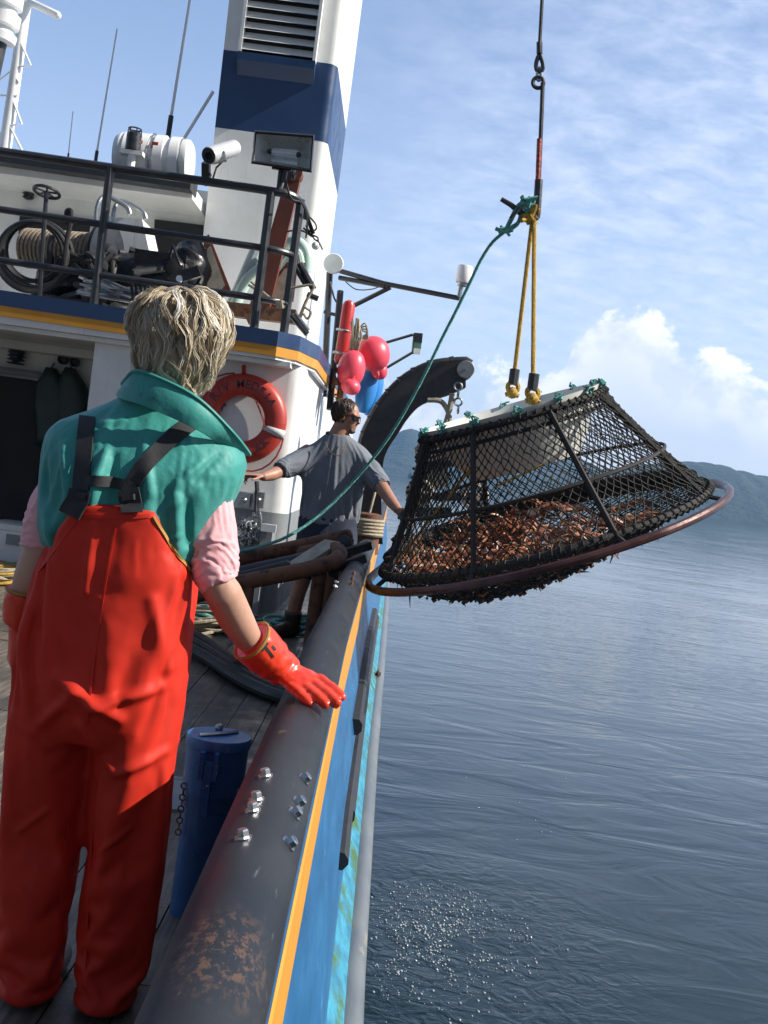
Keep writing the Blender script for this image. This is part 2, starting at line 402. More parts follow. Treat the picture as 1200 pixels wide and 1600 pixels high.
# ------------------------------------------------------------------ water, hills, air
WATER_Z = -1.2
def water_mat():
    m = bpy.data.materials.new('sea_water'); m.use_nodes = True; t = m.node_tree; b = t.nodes['Principled BSDF']; l = t.links.new
    b.inputs['Base Color'].default_value = (.006, .018, .024, 1); b.inputs['Roughness'].default_value = .045; b.inputs['IOR'].default_value = 1.333
    tcn = t.nodes.new('ShaderNodeTexCoord')
    def noi(sc, sx, sy, rot, det, dist=0):
        mp = t.nodes.new('ShaderNodeMapping'); mp.inputs['Scale'].default_value = (sx, sy, 1); mp.inputs['Rotation'].default_value = (0, 0, rot)
        l(tcn.outputs['Object'], mp.inputs['Vector'])
        n = t.nodes.new('ShaderNodeTexNoise'); n.inputs['Scale'].default_value = sc; n.inputs['Detail'].default_value = det; n.inputs['Distortion'].default_value = dist
        l(mp.outputs[0], n.inputs['Vector']); return n.outputs[0]
    def mth(op, a, c):
        n = t.nodes.new('ShaderNodeMath'); n.operation = op
        for i, q in enumerate((a, c)):
            if isinstance(q, (int, float)): n.inputs[i].default_value = q
            else: l(q, n.inputs[i])
        return n.outputs[0]
    def mr(v, a, c, o0=0, o1=1):
        n = t.nodes.new('ShaderNodeMapRange'); n.interpolation_type = 'SMOOTHSTEP'
        n.inputs[1].default_value = a; n.inputs[2].default_value = c; n.inputs[3].default_value = o0; n.inputs[4].default_value = o1
        l(v, n.inputs[0]); return n.outputs[0]
    swell = noi(.35, .6, 1, .15, 2)
    rip = noi(1.9, .5, 1, .10, 4, 1.0)
    fine = noi(7.0, .45, 1, -.12, 4, .6)
    patch = noi(.13, 1, .6, .3, 3, .8)            # slicks and cat's-paws
    pm = mr(patch, .42, .58, .05, 1.0)
    # churned water close to the hull below the hanging pot
    sp = t.nodes.new('ShaderNodeSeparateXYZ'); l(tcn.outputs['Object'], sp.inputs[0])
    dx = mth('MULTIPLY', mth('SUBTRACT', sp.outputs[0], .75), .9); dy = mth('MULTIPLY', mth('SUBTRACT', sp.outputs[1], 5.9), .55)
    d = mth('SQRT', mth('ADD', mth('MULTIPLY', dx, dx), mth('MULTIPLY', dy, dy)), 0)
    churn = mr(d, 1.15, .25, 0, 1)
    chop = noi(9.0, .8, 1, .5, 5, 1.2)
    h = mth('ADD', mth('MULTIPLY', swell, .05), mth('MULTIPLY', rip, .021))
    h = mth('ADD', h, mth('MULTIPLY', mth('MULTIPLY', fine, pm), .012))
    h = mth('ADD', h, mth('MULTIPLY', mth('MULTIPLY', chop, churn), .020))
    h = mth('MULTIPLY', h, mr(sp.outputs[1], 6, 40, .85, .45))
    bn = t.nodes.new('ShaderNodeBump'); bn.inputs['Strength'].default_value = 1.0; bn.inputs['Distance'].default_value = 1.0
    l(h, bn.inputs['Height']); l(bn.outputs[0], b.inputs['Normal']); return m
WATER = water_mat()
g = G(); g.grid([[V(x, y, WATER_Z) for x in (-4200, -400, -20, -3, 0, 3, 20, 400, 4200)] for y in (-60, -8, 0, 4, 8, 16, 40, 200, 1000, 4200)])
setting('water', g, WATER, smooth=0)
FOREST = mat('distant_forest', (.012, .026, .020), (.026, .042, .028), .012, .9, stretch=(1, 1, 2), detail=8, bump=1, bscale=.03, bdist=12)
def hill(D, prof, depth, seed, name):
    """prof: (px, py) ridge pixels turned into heights at distance D"""
    g = G(); ridge = [P(px, py, D) for px, py in prof]; rows = []
    n = 150
    xs = [lerp(ridge[0].x, ridge[-1].x, i / n) for i in range(n + 1)]
    def hz(x):
        for a, b in zip(ridge, ridge[1:]):
            if a.x <= x <= b.x:
                t = (x - a.x) / (b.x - a.x); t = t * t * (3 - 2 * t) * .5 + t * .5; return lerp(a.z, b.z, t)
        return ridge[-1].z
    for j in range(15):
        t = j / 14; row = []
        for x in xs:
            sh = sin(min(1, t / .62) * pi / 2) if t < .62 else cos((t - .62) / .38 * pi / 2)
            z = hz(x) + noise.noise(V(x * .012, seed, 0)) * 5 + noise.noise(V(x * .06, seed, 3)) * 2.5
            zz = WATER_Z - 2 + (z + 3) * max(0, sh) + noise.noise(V(x * .004, t * 3, seed)) * 14 * sin(t * pi)
            row.append(V(x, D + depth * (t - .62) + noise.noise(V(x * .003, 7, seed)) * 60 * (1 - t), zz))
        rows.append(row)
    g.grid(rows); return setting(name, g, FOREST, smooth=180)
hill(2300, [(-420, 610), (-100, 615), (200, 640), (480, 690), (560, 700), (600, 684), (640, 669), (680, 682), (740, 706), (800, 690), (860, 706), (940, 734), (1010, 752), (1100, 778), (1160, 800)], 700, 1.3, 'hills')
hill(1700, [(640, 742), (760, 745), (860, 738), (940, 728), (1000, 722), (1060, 715), (1100, 719), (1150, 736), (1200, 752), (1260, 762), (1350, 742), (1500, 780), (1700, 800)], 420, 5.1, 'hills')
# ------------------------------------------------------------------ deck
def plank_mat():
    def ex(N, l, vec, mix, mr, cc):
        sp = N('ShaderNodeSeparateXYZ'); l(vec, sp.inputs[0])
        br = N('ShaderNodeMath', operation='MULTIPLY'); l(sp.outputs[0], br.inputs[0]); br.inputs[1].default_value = 1 / .15
        fl = N('ShaderNodeMath', operation='FLOOR'); l(br.outputs[0], fl.inputs[0])
        wnz = N('ShaderNodeTexWhiteNoise', noise_dimensions='1D'); l(fl.outputs[0], wnz.inputs['W'])
        c = mix(mr(wnz.outputs[0], 0, 1, 0, .55), cc, (.085, .075, .062))
        gr = N('ShaderNodeTexNoise'); gr.inputs['Scale'].default_value = 26; gr.inputs['Detail'].default_value = 6
        mp = N('ShaderNodeMapping'); mp.inputs['Scale'].default_value = (3, .12, 1); l(vec, mp.inputs[0]); l(mp.outputs[0], gr.inputs['Vector'])
        c = mix(mr(gr.outputs[0], .42, .68, 0, .6), c, (.30, .27, .23))
        wet = N('ShaderNodeTexNoise'); wet.inputs['Scale'].default_value = 2.2; wet.inputs['Detail'].default_value = 7; l(vec, wet.inputs['Vector'])
        return mix(mr(wet.outputs[0], .44, .6, 0, .75), c, (.05, .045, .04))
    return mat('wet_deck_planks', (.135, .112, .088), (.09, .074, .058), 6, .42, bump=.4, bscale=40, bdist=.004, rvar=.22, extra=ex, spec=.5)
PLANK = plank_mat()
g = G(); r_ = random.Random(4)
x = -6.0
while x < -.16:
    x1 = x + .146; y = -1.5 - r_.random() * 2
    while y < 9.6:
        y1 = y + r_.choice((2.6, 3.4, 4.2)); dz = r_.uniform(-.002, .002)
        g.box((x, y + .004, -.05), (x1, y1 - .004, dz)); y = y1
    x += .15
setting('deck', g, PLANK, smooth=0)
g = G(); g.box((-6.2, -3, -.30), (-.13, 22, -.045)); setting('deck_underside', g, RUBBER)
g = G(); g.box((-.86, 9.3, -.02), (-.14, 22, -.004)); setting('side_deck', g, GREY_PAINT)
# ------------------------------------------------------------------ hull side with its bulwark
_fx = [(-4, -.02), (-1, -.032), (1.2, -.057), (3.9, -.072), (7, -.06), (10, -.03), (14, .0), (22, .05)]
def hx(Y):
    for (a, p), (b, q) in zip(_fx, _fx[1:]):
        if a <= Y <= b:
            t = (Y - a) / (b - a); return lerp(p, q, t)
    return _fx[-1][1]
ST = [-2 + .35 * i for i in range(69)]
def sweep(prof, closed=True, y0=-3, y1=30):
    """prof (dx,z) swept along the hull line"""
    g = G(); ys = [y for y in ST if y0 < y < y1]; ys = [y0] * (y0 > -3) + ys + [y1] * (y1 < 30)
    g.rings([[V(hx(y) + dx, y, z) for dx, z in prof] for y in ys], cap=True); return g
hull = thing('hull_side', 'blue ship hull side with yellow stripe and scuffed grey pipe rail on top', 'ship hull', (-.06, 4, -1.2))
part('hull_plate', sweep([(.003, .66), (.001, .40), (.070, .10), (.098, -.40), (.11, -1.6), (-.05, -1.6), (-.05, .60), (-.03, .66)]), BLUE, hull)
part('yellow_stripe', sweep([(.0075, .655), (.0085, .432), (.0035, .43), (.0035, .657)]), YELLOW, hull)
INNER = mat('bulwark_inner_paint', (.085, .09, .095), (.05, .055, .06), 7, .55, spot=(.16, .14, .11), spot_scale=6, spot_lo=.6, spot_hi=.7, bump=.2)
part('inner_plate', sweep([(-.052, .655), (-.052, -.02), (-.085, -.02), (-.085, .655)]), INNER, hull)
arc = [(-.066 + .067 * cos(radians(a)), .664 + .067 * sin(radians(a))) for a in range(-34, 215, 12)]
railg = sweep(arc + [(-.066 - .045, .62), (-.066 + .045, .62)])
# dents and flats of a worn pipe
displace(railg, lambda p, n: .0028 * noise.noise(V(p.x * 9, p.y * 3.1, p.z * 9)) + .0012 * noise.noise(p * 22))
rail_cap = part('rail_cap', railg, CAPGREY, hull, smooth=50)
RB = railg.bvh()
ALGAE = mat('algae_ledge', (.05, .30, .42), (.02, .14, .24), 14, .6, stretch=(1, .6, 1), spot=(.05, .12, .035), spot_scale=6, spot_lo=.5, spot_hi=.6, bump=.4, bscale=60)
part('ledge', sweep([(.094, -.372), (.155, -.465), (.155, -.50), (.08, -.50)]), ALGAE, hull)
GUARD = mat('grey_guard_pipe', (.10, .115, .13), (.15, .165, .175), 7, .45, stretch=(1, .3, 1), bump=.1, spot=(.22, .20, .17), spot_scale=12, spot_lo=.63, spot_hi=.72)
part('guard_pipe', sweep([(.172 + .052 * cos(radians(a)), -.525 + .052 * sin(radians(a))) for a in range(0, 360, 24)]), GUARD, hull)
for y0, y1, z0, z1, dx in ((3.5, 5.2, .02, .075, .075), (4.9, 9.0, .12, .19, .068), (4.4, 10.5, -.12, -.05, .085)):
    part('rubber_strip', sweep([(dx + .012, z1), (dx + .028, z1 - .02), (dx + .028, z0 + .02), (dx + .012, z0), (-.0, z0), (-.0, z1)], y0=y0, y1=y1), RUBBER, hull)
for yy, zz in ((1.42, .12), (2.55, .02), (1.9, -.22), (4.2, -.2)):
    g = G(); xx = hx(yy) + .008 + (.40 - zz) * .12
    g.box((xx - .008, yy - .10, zz - .025), (xx + .006, yy + .10, zz + .025)); part('scupper', g, RUBBER, hull)
def bolt(pt, nrm, r=.0095, h=.012):
    g = G(); g.lathe(pt, nrm, [(-.004, r), (h, r), (h + .002, r * .8)], 6); g.lathe(pt, nrm, [(-.004, r * 1.4), (.0025, r * 1.4)], 16)
    return g
def on_rail(px, py):
    h = RB.ray_cast(CAM, ray(px, py)); return h[0], (h[1] if h[1] is None or h[1].dot(ray(px, py)) < 0 else -h[1])
for px, py in ((415, 1213), (401, 1250), (395, 1267), (380, 1310), (474, 1218), (465, 1255), (459, 1272), (450, 1319)):
    p_, n_ = on_rail(px, py)
    if p_ is not None: part('bolt', bolt(p_, n_), CHROME, hull, label='bright hexagonal bolt head on the rail')
for px, py in ((528, 897), (529, 904), (527, 911), (525, 918), (552, 898), (550, 906), (548, 914)):
    p_, n_ = on_rail(px, py)
    if p_ is not None: part('bolt', bolt(p_, n_, .008, .014), CHROME if px < 540 else RUST, hull)
DARKIN_ = mat('recess_shade_tone', (.03, .032, .034), (.045, .045, .046), 5, .6)
# ------------------------------------------------------------------ deckhouse
HY, HX = 9.3, -.80
dh = thing('deckhouse', 'white deckhouse with grey lower wall, blue and yellow edge and dark doorway', 'deckhouse', (-2.5, 9.3, 0))
def foot(x0, x1, y0, y1, r=.13):
    c = [V(x0, y0, 0)]
    for a in range(-90, 1, 15): c.append(V(x1 - r + r * cos(radians(a)), y0 + r + r * sin(radians(a)), 0))
    return c + [V(x1, y1, 0), V(x0, y1, 0)]
up = V(0, 0, 1)
def ext(poly, z0, z1): return G().prism([p + up * z0 for p in poly], up * (z1 - z0))
part('wall', ext(foot(-2.22, HX, HY, 22), .83, 2.06), WHITE, dh)
part('lower_wall', ext(foot(-2.22, HX + .004, HY - .004, 22), 0, .83), GREY_PAINT, dh)
g = G(); g.box((-7.5, 10.9, 0), (-2.22, 11, 2.06)); g.box((-7.5, 10.6, 1.98), (-2.4, 10.9, 2.058)); part('recess_wall', g, WHITE, dh)
g = G(); a = P(148, 560, 9.16); b = P(206, 560, 9.16)
g.box((a.x, 9.12, 0), (b.x, 9.42, 2.06)); part('pillar', g, WHITE, dh)
g = G(); g.box((-7.5, 10.84, .0), (-2.5, 10.895, 1.56)); part('recess_shade_panel', g, DARKIN_, dh)  # dark sheet over the white back wall, colour imitates the recess's shade
# doorway in the recess
DARKIN = mat('unlit_interior', (.012, .012, .014), (.02, .02, .022), 5, .7)
def roundtop(c, w, z0, z1, y, r):
    pts = [V(c - w / 2, y, z0), V(c + w / 2, y, z0)]
    for i in range(9): pts.append(V(c + w / 2 - r + r * cos(i * pi / 16), y, z1 - r + r * sin(i * pi / 16)))
    for i in range(9): pts.append(V(c - w / 2 + r - r * sin(i * pi / 16), y, z1 - r + r * cos(i * pi / 16)))
    return pts
dc = P(18, 700, 10.9)
d_ = part('door', G().prism(roundtop(dc.x, .62, .08, 1.72, 10.81, .16), V(0, .02, 0)), DARKIN, dh)
g = G(); g.tube(roundtop(dc.x, .70, .04, 1.78, 10.83, .19), .035, 6, closed=True); part('door_frame', g, GREY_PAINT, d_)
for px, py, r in ((100, 562, .05), (118, 566, .045)):
    q = P(px, py, 10.86); g = G(); g.lathe(q, (0, -1, 0), [(0, r), (.05, r), (.06, r * .7), (.03, r * .5)], 14); part('gauge', g, DARK_STEEL, dh)
q = P(27, 545, 10.8); g = G(); g.lathe(q + up * .06, (0, 0, -1), [(0, .03), (.02, .07), (.06, .075), (.16, .06), (.19, .03)], 14)
for k in range(5): g.torus(q - up * (.0 + .035 * k), (0, 0, 1), .08, .006, 14, 4)
g.beam(q + V(0, .1, .05), q + V(0, 0, .05), .04, .04); part('cage_lamp', g, DARK_STEEL, dh)
# upper deck slab: soffit, yellow and blue edges
def deckpoly(o=0.0): return [V(-7.5, 9.0 - o, 0), V(-1.02, 9.0 - o, 0), V(-.86 + o, 9.14 - o * .4, 0), V(-.74 + o, 9.75, 0), V(-.74 + o, 22, 0), V(-7.5, 22, 0)]
part('upper_deck_slab', ext(deckpoly(-.012), 2.06, 2.262), WHITE, dh)
def band(z0, z1, o):
    """edge strip that rises slightly to the left with the deck's camber"""
    pl = deckpoly(o)[:5]; g = G()
    def zz(p): return .055 * min(1, max(0, (-1 - p.x) / 3.4))
    out, inn = [], []
    for i in range(len(pl) - 1):
        a, b = pl[i], pl[i + 1]; n = max(1, int((b - a).length / .3))
        for k in range(n): out.append(a.lerp(b, k / n))
    out.append(pl[-1])
    rows = []
    for z in (z0, z1): rows.append([p + up * (z + zz(p)) for p in out])
    g.grid(rows)
    back = [[p + V(-.02, .02, z + zz(p)) for p in out] for z in (z1, z0)]
    g.grid([rows[1], back[0], back[1], rows[0]]); return g
part('yellow_edge', band(2.085, 2.165, .004), YELLOW, dh)
part('blue_edge', band(2.165, 2.285, .008), NAVY, dh)
# lower step under the edge
g = G(); g.box((-7.5, 9.06, 2.02), (-.9, 9.3, 2.058)); part('soffit_beam', g, WHITE, dh)
# ------------------------------------------------------------------ upper house and funnel
uh = thing('upper_house', 'white upper deck cabin with black roof edge behind the railing', 'cabin', (-4, 11.8, 2.27))
g = G(); g.box((-8, 11.75, 2.262), (-2.24, 16, 3.93)); part('wall', g, WHITE, uh)
g = G(); a = P(0, 247, 10.95); b = P(330, 292, 10.95)
g.beam(a + V(-2, 0, .02), V(-2.23, 10.95, a.z - .03), .34, .13); part('roof_edge', g, BLACK_PAINT, uh)
g = G(); g.box((-8, 10.97, a.z - .14), (-2.24, 16, a.z - .02)); part('roof', g, WHITE, uh)
a, b, c_, d_ = P(242, 343, 11.73), P(318, 352, 11.73), P(316, 445, 11.73), P(240, 440, 11.73)
part('doorway', G().prism([a, b, c_, d_], V(0, -.015, 0)), DARKIN, uh)
a, b, c_, d_ = P(32, 328, 11.73), P(150, 345, 11.73), P(146, 400, 11.73), P(28, 390, 11.73)
part('window', G().prism([a, b, c_, d_], V(0, -.015, 0)), DARKIN, uh)
q = P(9, 286, 11.72); g = G(); g.lathe(q, (0, -1, 0), [(0, .075), (.03, .075), (.05, .04)], 16); part('lamp', g, WHITE_GLOSS, uh)
q = P(45, 300, 11.70); g = G(); g.lathe(q + up * .07, (0, 0, -1), [(0, .05), (.14, .045), (.15, .02)], 10)
for k in range(4): g.torus(q + up * (.05 - .035 * k), (0, 0, 1), .055, .007, 10, 4)
g.beam(q + V(0, .05, .08), q + V(.0, 0, .08), .06, .03); part('cage_lamp', g, DARK_STEEL, uh)
g = G(); g.tube([P(180, 310, 11.72), P(195, 300, 11.72), P(212, 289, 11.72), P(240, 303, 11.72), P(280, 315, 11.72), P(316, 318, 11.72)], .008, 5); part('cable', g, YELLOW, uh)
FY = 11.5
fx0, fx1 = -2.20, -1.055
fu = thing('funnel', 'tall white funnel with a navy band and louvred vent facing aft', 'funnel', (-1.6, 12.5, 2.27))
def fbox(z0, z1, o=0.0):
    # sides lean in slightly towards the top; aft corner on the outboard side is rounded
    rows = []
    for z in (z0, z1):
        t = (z - 2.27) / 4.0; l = fx0 + .03 - .06 * t - o; r = fx1 + o; y0 = FY - o; y1 = 13.75 + o; k = .10
        row = [V(l, y0, z)]
        for a in range(-90, 1, 15): row.append(V(r - k + k * cos(radians(a)), y0 + k + k * sin(radians(a)), z))
        for a in range(0, 91, 30): row.append(V(r - k + k * cos(radians(a)), y1 - k + k * sin(radians(a)), z))
        row += [V(l, y1, z)]; rows.append(row)
    return G().rings(rows)
part('lower_casing', fbox(2.262, 4.52), WHITE, fu); part('navy_band', fbox(4.52, 5.30, .001), NAVY, fu); part('upper_casing', fbox(5.30, 7.4), WHITE, fu)
lx0, lx1, lz0 = -2.02, -1.30, 5.27
lv = G()
for k in range(16):
    z = lz0 + .03 + k * .105
    lv.prism([V(lx0, FY - .10, z), V(lx0, FY - .085, z + .012), V(lx0, FY - .012, z + .095), V(lx0, FY - .012, z + .075)], V(lx1 - lx0, 0, 0))
fr = G()
for x in (lx0 - .03, lx1): fr.box((x, FY - .115, lz0), (x + .03, FY - .004, 7.0))
part('louver', lv, WHITE, part('louver_frame', fr, WHITE, fu))
g = G(); g.prism([V(lx0 - .03, FY - .004, lz0 - .2), V(lx0 - .03, FY - .11, lz0 - .08), V(lx0 - .03, FY - .11, lz0 - .001), V(lx0 - .03, FY - .004, lz0 - .001)], V(lx1 - lx0 + .06, 0, 0))
part('vent_hood', g, NAVY, fu)
g = G(); g.box((lx0, FY - .01, lz0), (lx1, FY - .003, 7.0)); part('vent_backing', g, DARKIN, fu)
# ------------------------------------------------------------------ upper railing
RY = 9.04
rl = thing('railing', 'black pipe railing with three rails round the upper deck', 'railing', (-2.5, 9.04, 2.28))
z1, z2, z3 = 3.385, 2.93, 2.53
def camb(x): return .05 * min(1, max(0, (-1.2 - x) / 3.4))
cx2 = -1.225
for z, nm, rr in ((z1, 'top_rail', .034), (z2, 'rail', .028), (z3, 'rail', .028)):
    g = G(); pts = [V(x, RY, z + camb(x)) for x in (-7, -5, -3.5, -2.5, -1.8)] + [V(cx2, RY, z), V(-1.07, RY + .06, z), V(-1.0, RY + .16, z - (.03 if z == z1 else 0)), V(-.955, RY + .3, z - (.10 if z == z1 else 0))]
    if z != z1: pts = pts[:-1]
    g.tube(spline(pts, 3), rr, 10); part(nm, g, BLACK_PAINT, rl)
for x, y in ((-6.3, RY), (-4.4, RY), (-2.52, RY), (cx2, RY), (-1.0, RY + .15)):
    g = G(); g.tube([V(x, y, 2.27), V(x, y, z1 + camb(x))], .036, 10); part('post', g, BLACK_PAINT, rl)
# ------------------------------------------------------------------ hanging pot
TWINE = mat('black_net_twine', (.010, .011, .010), (.022, .022, .019), 30, .8)
WRAP = mat('black_wrapped_bar', (.014, .013, .012), (.03, .026, .022), 25, .75, bump=.5, bscale=120)
RINGM = mat('brown_bumper_ring', (.055, .022, .018), (.10, .045, .038), 7, .34, metal=.35, bump=.1, bscale=50)
PLAST = mat('white_plastic_collar', (.74, .75, .70), (.62, .63, .58), 4, .4)
GROPE = mat('green_rope', (.14, .40, .36), (.05, .24, .22), 60, .75, bump=.6, bscale=150)
YROPE = mat('yellow_rope', (.55, .36, .05), (.36, .20, .03), 60, .7, bump=.6, bscale=150)
GROWTH = mat('brown_growth', (.055, .028, .02), (.10, .05, .03), 20, .8)
PC = P(838, 822, 6.8) + V(.035, 0, .0)
PN = V(-.395, -.07, .92).normalized()
E1 = (V(1, 0, 0) - PN * PN.x).normalized(); E2 = PN.cross(E1)
PR0, PR1, PH = 1.0, .56, .70
def onpot(th, t, dr=0.0):
    r = lerp(PR0, PR1, t) + dr; return PC + PN * (PH * t) + (E1 * cos(th) + E2 * sin(th)) * r
pot = thing('crab_pot', 'large black netted crab pot hanging tilted over the water, filled with crabs', 'crab pot', PC)
g = G()
def ringpts(r, h, k=72, off=V(0, 0, 0)): return [PC + off + PN * h + (E1 * cos(2 * pi * i / k) + E2 * sin(2 * pi * i / k)) * r for i in range(k)]
g.tube(ringpts(PR0, 0), .024, 8, closed=True); part('base_ring', g, WRAP, pot)
g = G(); g.tube(ringpts(PR1, PH), .020, 8, closed=True); g.tube(ringpts(PR1 + .02, PH - .07), .012, 6, closed=True); part('top_ring', g, WRAP, pot)
g = G(); g.tube(ringpts(1.105, -.045, 96), .025, 10, closed=True); part('bumper_ring', g, RINGM, pot)
for k in range(8):
    g = G(); th = 2 * pi * (k + .35) / 8; a = onpot(th, 0); g.tube([a, PC + PN * -.045 + (E1 * cos(th) + E2 * sin(th)) * 1.105], .014, 6)
    part('spoke', g, WRAP, pot)
for k in range(8):
    th = 2 * pi * (k + .35) / 8; g = G(); g.tube([onpot(th, i / 6) for i in range(7)], .017, 6); part('rib', g, WRAP, pot)
g = G(); g.tube(ringpts(lerp(PR0, PR1, .42), PH * .42), .011, 6, closed=True); part('mid_hoop', g, WRAP, pot)
# heavy lower frame bar on the far side
g = G(); g.tube([PC + PN * .05 + (E1 * cos(a) + E2 * sin(a)) * .965 for a in [radians(q) for q in range(4, 177, 8)]], .036, 8); part('frame_bar', g, WRAP, pot)
def sag(th): return .028 * abs(sin(4 * (th - 2 * pi * .35 / 8)))
NT, NR = 100, 24
rn = random.Random(11)
g = G()
nodes = {}
for j in range(NR + 1):
    t = j / NR
    for i in range(NT):
        th = 2 * pi * (i + .5 * (j % 2)) / NT
        p = onpot(th, t, -sag(th) * sin(pi * t) + rn.uniform(-.004, .004)); nodes[i, j] = p + V(rn.uniform(-.004, .004), rn.uniform(-.004, .004), rn.uniform(-.005, .005))
for j in range(NR):
    for i in range(NT):
        ks = ((i, i - 1) if j % 2 == 0 else (i, i + 1))
        for k in ks: g.tube([nodes[i, j], nodes[k % NT, j + 1]], .0036, 4, cap=False)
def octa(g, p, r):
    b = len(g.v)
    for d in ((r, 0, 0), (-r, 0, 0), (0, r, 0), (0, -r, 0), (0, 0, r), (0, 0, -r)): g.v.append(p + Vector(d))
    for a, c, e in ((0, 2, 4), (2, 1, 4), (1, 3, 4), (3, 0, 4), (2, 0, 5), (1, 2, 5), (3, 1, 5), (0, 3, 5)): g.face((b + a, b + c, b + e))
for q in nodes.values(): octa(g, q, .0085)
part('side_netting', g, TWINE, pot)
def bottom(r, th):
    d = E1 * (r * cos(th)) + E2 * (r * sin(th)); sg = .33 * (1 - r * r) * (1 - .35 * r * cos(th))
    return PC + d - V(0, 0, sg)
g = G(); nb = {}; NB, MB = 84, 30
for j in range(MB + 1):
    r = (1 - j / (MB + 1)) ** .9
    for i in range(NB): nb[i, j] = bottom(r, 2 * pi * (i + .5 * (j % 2)) / NB) + V(0, 0, rn.uniform(-.006, .006))
for j in range(MB):
    if j > 22 and j % 2: pass
    for i in range(NB):
        if j > 18 and i % 2 and j % 2 == 0: continue
        for k in ((i, i - 1) if j % 2 == 0 else (i, i + 1)): g.tube([nb[i, j], nb[k % NB, j + 1]], .004, 4, cap=False)
part('bottom_netting', g, TWINE, pot)
# lashing along the rings
g = G()
for (r, h, n, rr) in ((PR0, 0, 110, .030), (PR1, PH, 70, .026)):
    for k in range(n):
        th = 2 * pi * (k + rn.uniform(-.2, .2)) / n; rad = E1 * cos(th) + E2 * sin(th); tg = PN.cross(rad); c = PC + PN * h + rad * r
        g.tube([c + (rad * cos(a) + PN * sin(a)) * rr + tg * (a * .004) for a in (0, 1.25, 2.5, 3.75, 5, 6.28)], .005, 4)
part('lashing', g, TWINE, pot)['kind'] = 'stuff'
# white collar at the mouth and its green ties
g = G(); n = 56; rows = []
for r, h in ((.545, PH + .048), (.50, PH - .02), (.41, PH - .20), (.34, PH - .31)): rows.append([PC + PN * h + (E1 * cos(2 * pi * i / n) + E2 * sin(2 * pi * i / n)) * r for i in range(n + 1)])
rows2 = [[q - (q - (PC + PN * ((q - PC).dot(PN)))).normalized() * .006 for q in r] for r in rows[::-1]]
g.grid(rows + rows2 + [rows[0]]); collar = part('collar', g, PLAST, pot)
for k in range(14):
    g = G(); th = 2 * pi * k / 14 + .2; c = PC + PN * (PH + .045) + (E1 * cos(th) + E2 * sin(th)) * .55
    for q in range(5): g.tube([c + V(rn.uniform(-.03, .03), rn.uniform(-.03, .03), rn.uniform(-.03, .03)) for _ in range(4)], .006, 5)
    part('rope_tie', g, GROPE, collar)
# a yellow cord tied inside the netting
g = G(); g.tube(spline([onpot(radians(-120), .75, -.02), PC + PN * .42 + E1 * -.42 - E2 * .3, onpot(radians(-168), .06, -.03)], 6), .009, 6); g.tube([onpot(radians(-110), .55, -.02), onpot(radians(-88), .62, -.02)], .007, 5); part('yellow_cord', g, YROPE, pot)
# weed and growth hanging off the underside
g = G()
for k in range(150):
    th = rn.uniform(0, 2 * pi); r = rn.choice((rn.uniform(.55, .98), .99)); p = bottom(r, th); l = rn.uniform(.015, .05) if rn.random() < .9 else rn.uniform(.08, .14)
    g.tube([p, p + V(rn.uniform(-.02, .02), rn.uniform(-.02, .02), -l * .5), p + V(rn.uniform(-.03, .03), 0, -l)], [.006, .005, .001], 4)
for k in range(800):
    th = rn.uniform(0, 2 * pi); r = rn.uniform(.2, 1.0); p = bottom(r, th); octa(g, p + V(0, 0, rn.uniform(-.02, .02)), rn.uniform(.008, .022))
for k in range(40):
    t = rn.random(); p = onpot(pi + rn.uniform(-.5, .3), t); octa(g, p, rn.uniform(.01, .02))
part('hanging_weed', g, GROWTH, pot)['kind'] = 'stuff'
# ------------------------------------------------------------------ crabs in the pot
C_TOP = mat('crab_shell', (.25, .075, .05), (.38, .16, .09), 30, .42, bump=.3, bscale=90, spot=(.42, .25, .15), spot_scale=28, spot_lo=.6, spot_hi=.7)
C_LEG = mat('crab_leg', (.42, .17, .065), (.22, .075, .045), 22, .4, bump=.2, bscale=90)
C_BEL = mat('crab_belly', (.74, .60, .40), (.66, .46, .24), 25, .45)
C_DARK = mat('crab_shell_dark', (.17, .07, .065), (.30, .14, .11), 30, .42, bump=.3, bscale=90, spot=(.36, .24, .2), spot_scale=28, spot_lo=.62, spot_hi=.7)
def crab_g(rr, fold):
    g = G(); n = 14
    prof = [(.0, .02), (.006, .05), (.012, .062), (.022, .055), (.030, .03), (.033, .008)]
    rings = []
    for z, r in prof: rings.append([V(r * 1.02 * cos(2 * pi * k / n), r * (1.05 - .18 * sin(2 * pi * k / n)) * sin(2 * pi * k / n) , z + .003 * sin(5 * k)) for k in range(n)])
    g.cur = 0; g.rings(rings); g.cur = 2
    g.rings([[p * .92 + V(0, 0, -.012) for p in rings[1]], rings[1]]); g.cur = 1
    for sd in (-1, 1):
        for k in range(4):
            a = radians(-52 + 34 * k + rr.uniform(-9, 9)); d = V(sd * cos(a), sin(a), 0); up = rr.uniform(.02, .06) * fold
            b = d * .052; k1 = b + d * .072 + V(0, 0, up); k2 = k1 + (d + V(0, -.35, -.1)).normalized() * .07 + V(0, 0, -up * .7); e = k2 + (d * .6 + V(0, -.6, -.5)).normalized() * .05
            g.cur = 1; g.tube([b, b.lerp(k1, .5), k1, k2, e], [.009, .0125, .0105, .008, .002], 5)
        a = radians(62); d = V(sd * cos(a), sin(a), 0); b = d * .05; e1 = b + d * .045 + V(0, 0, .02); e2 = e1 + V(-sd * .03, .035, -.005)
        g.tube([b, e1, e2], [.008, .010, .010], 5); g.cur = 2; g.tube([e2, e2 + V(-sd * .02, .02, 0), e2 + V(-sd * .045, .025, -.004)], [.010, .013, .002], 5); g.cur = 1
    return g
rc = random.Random(5)
kinds = []
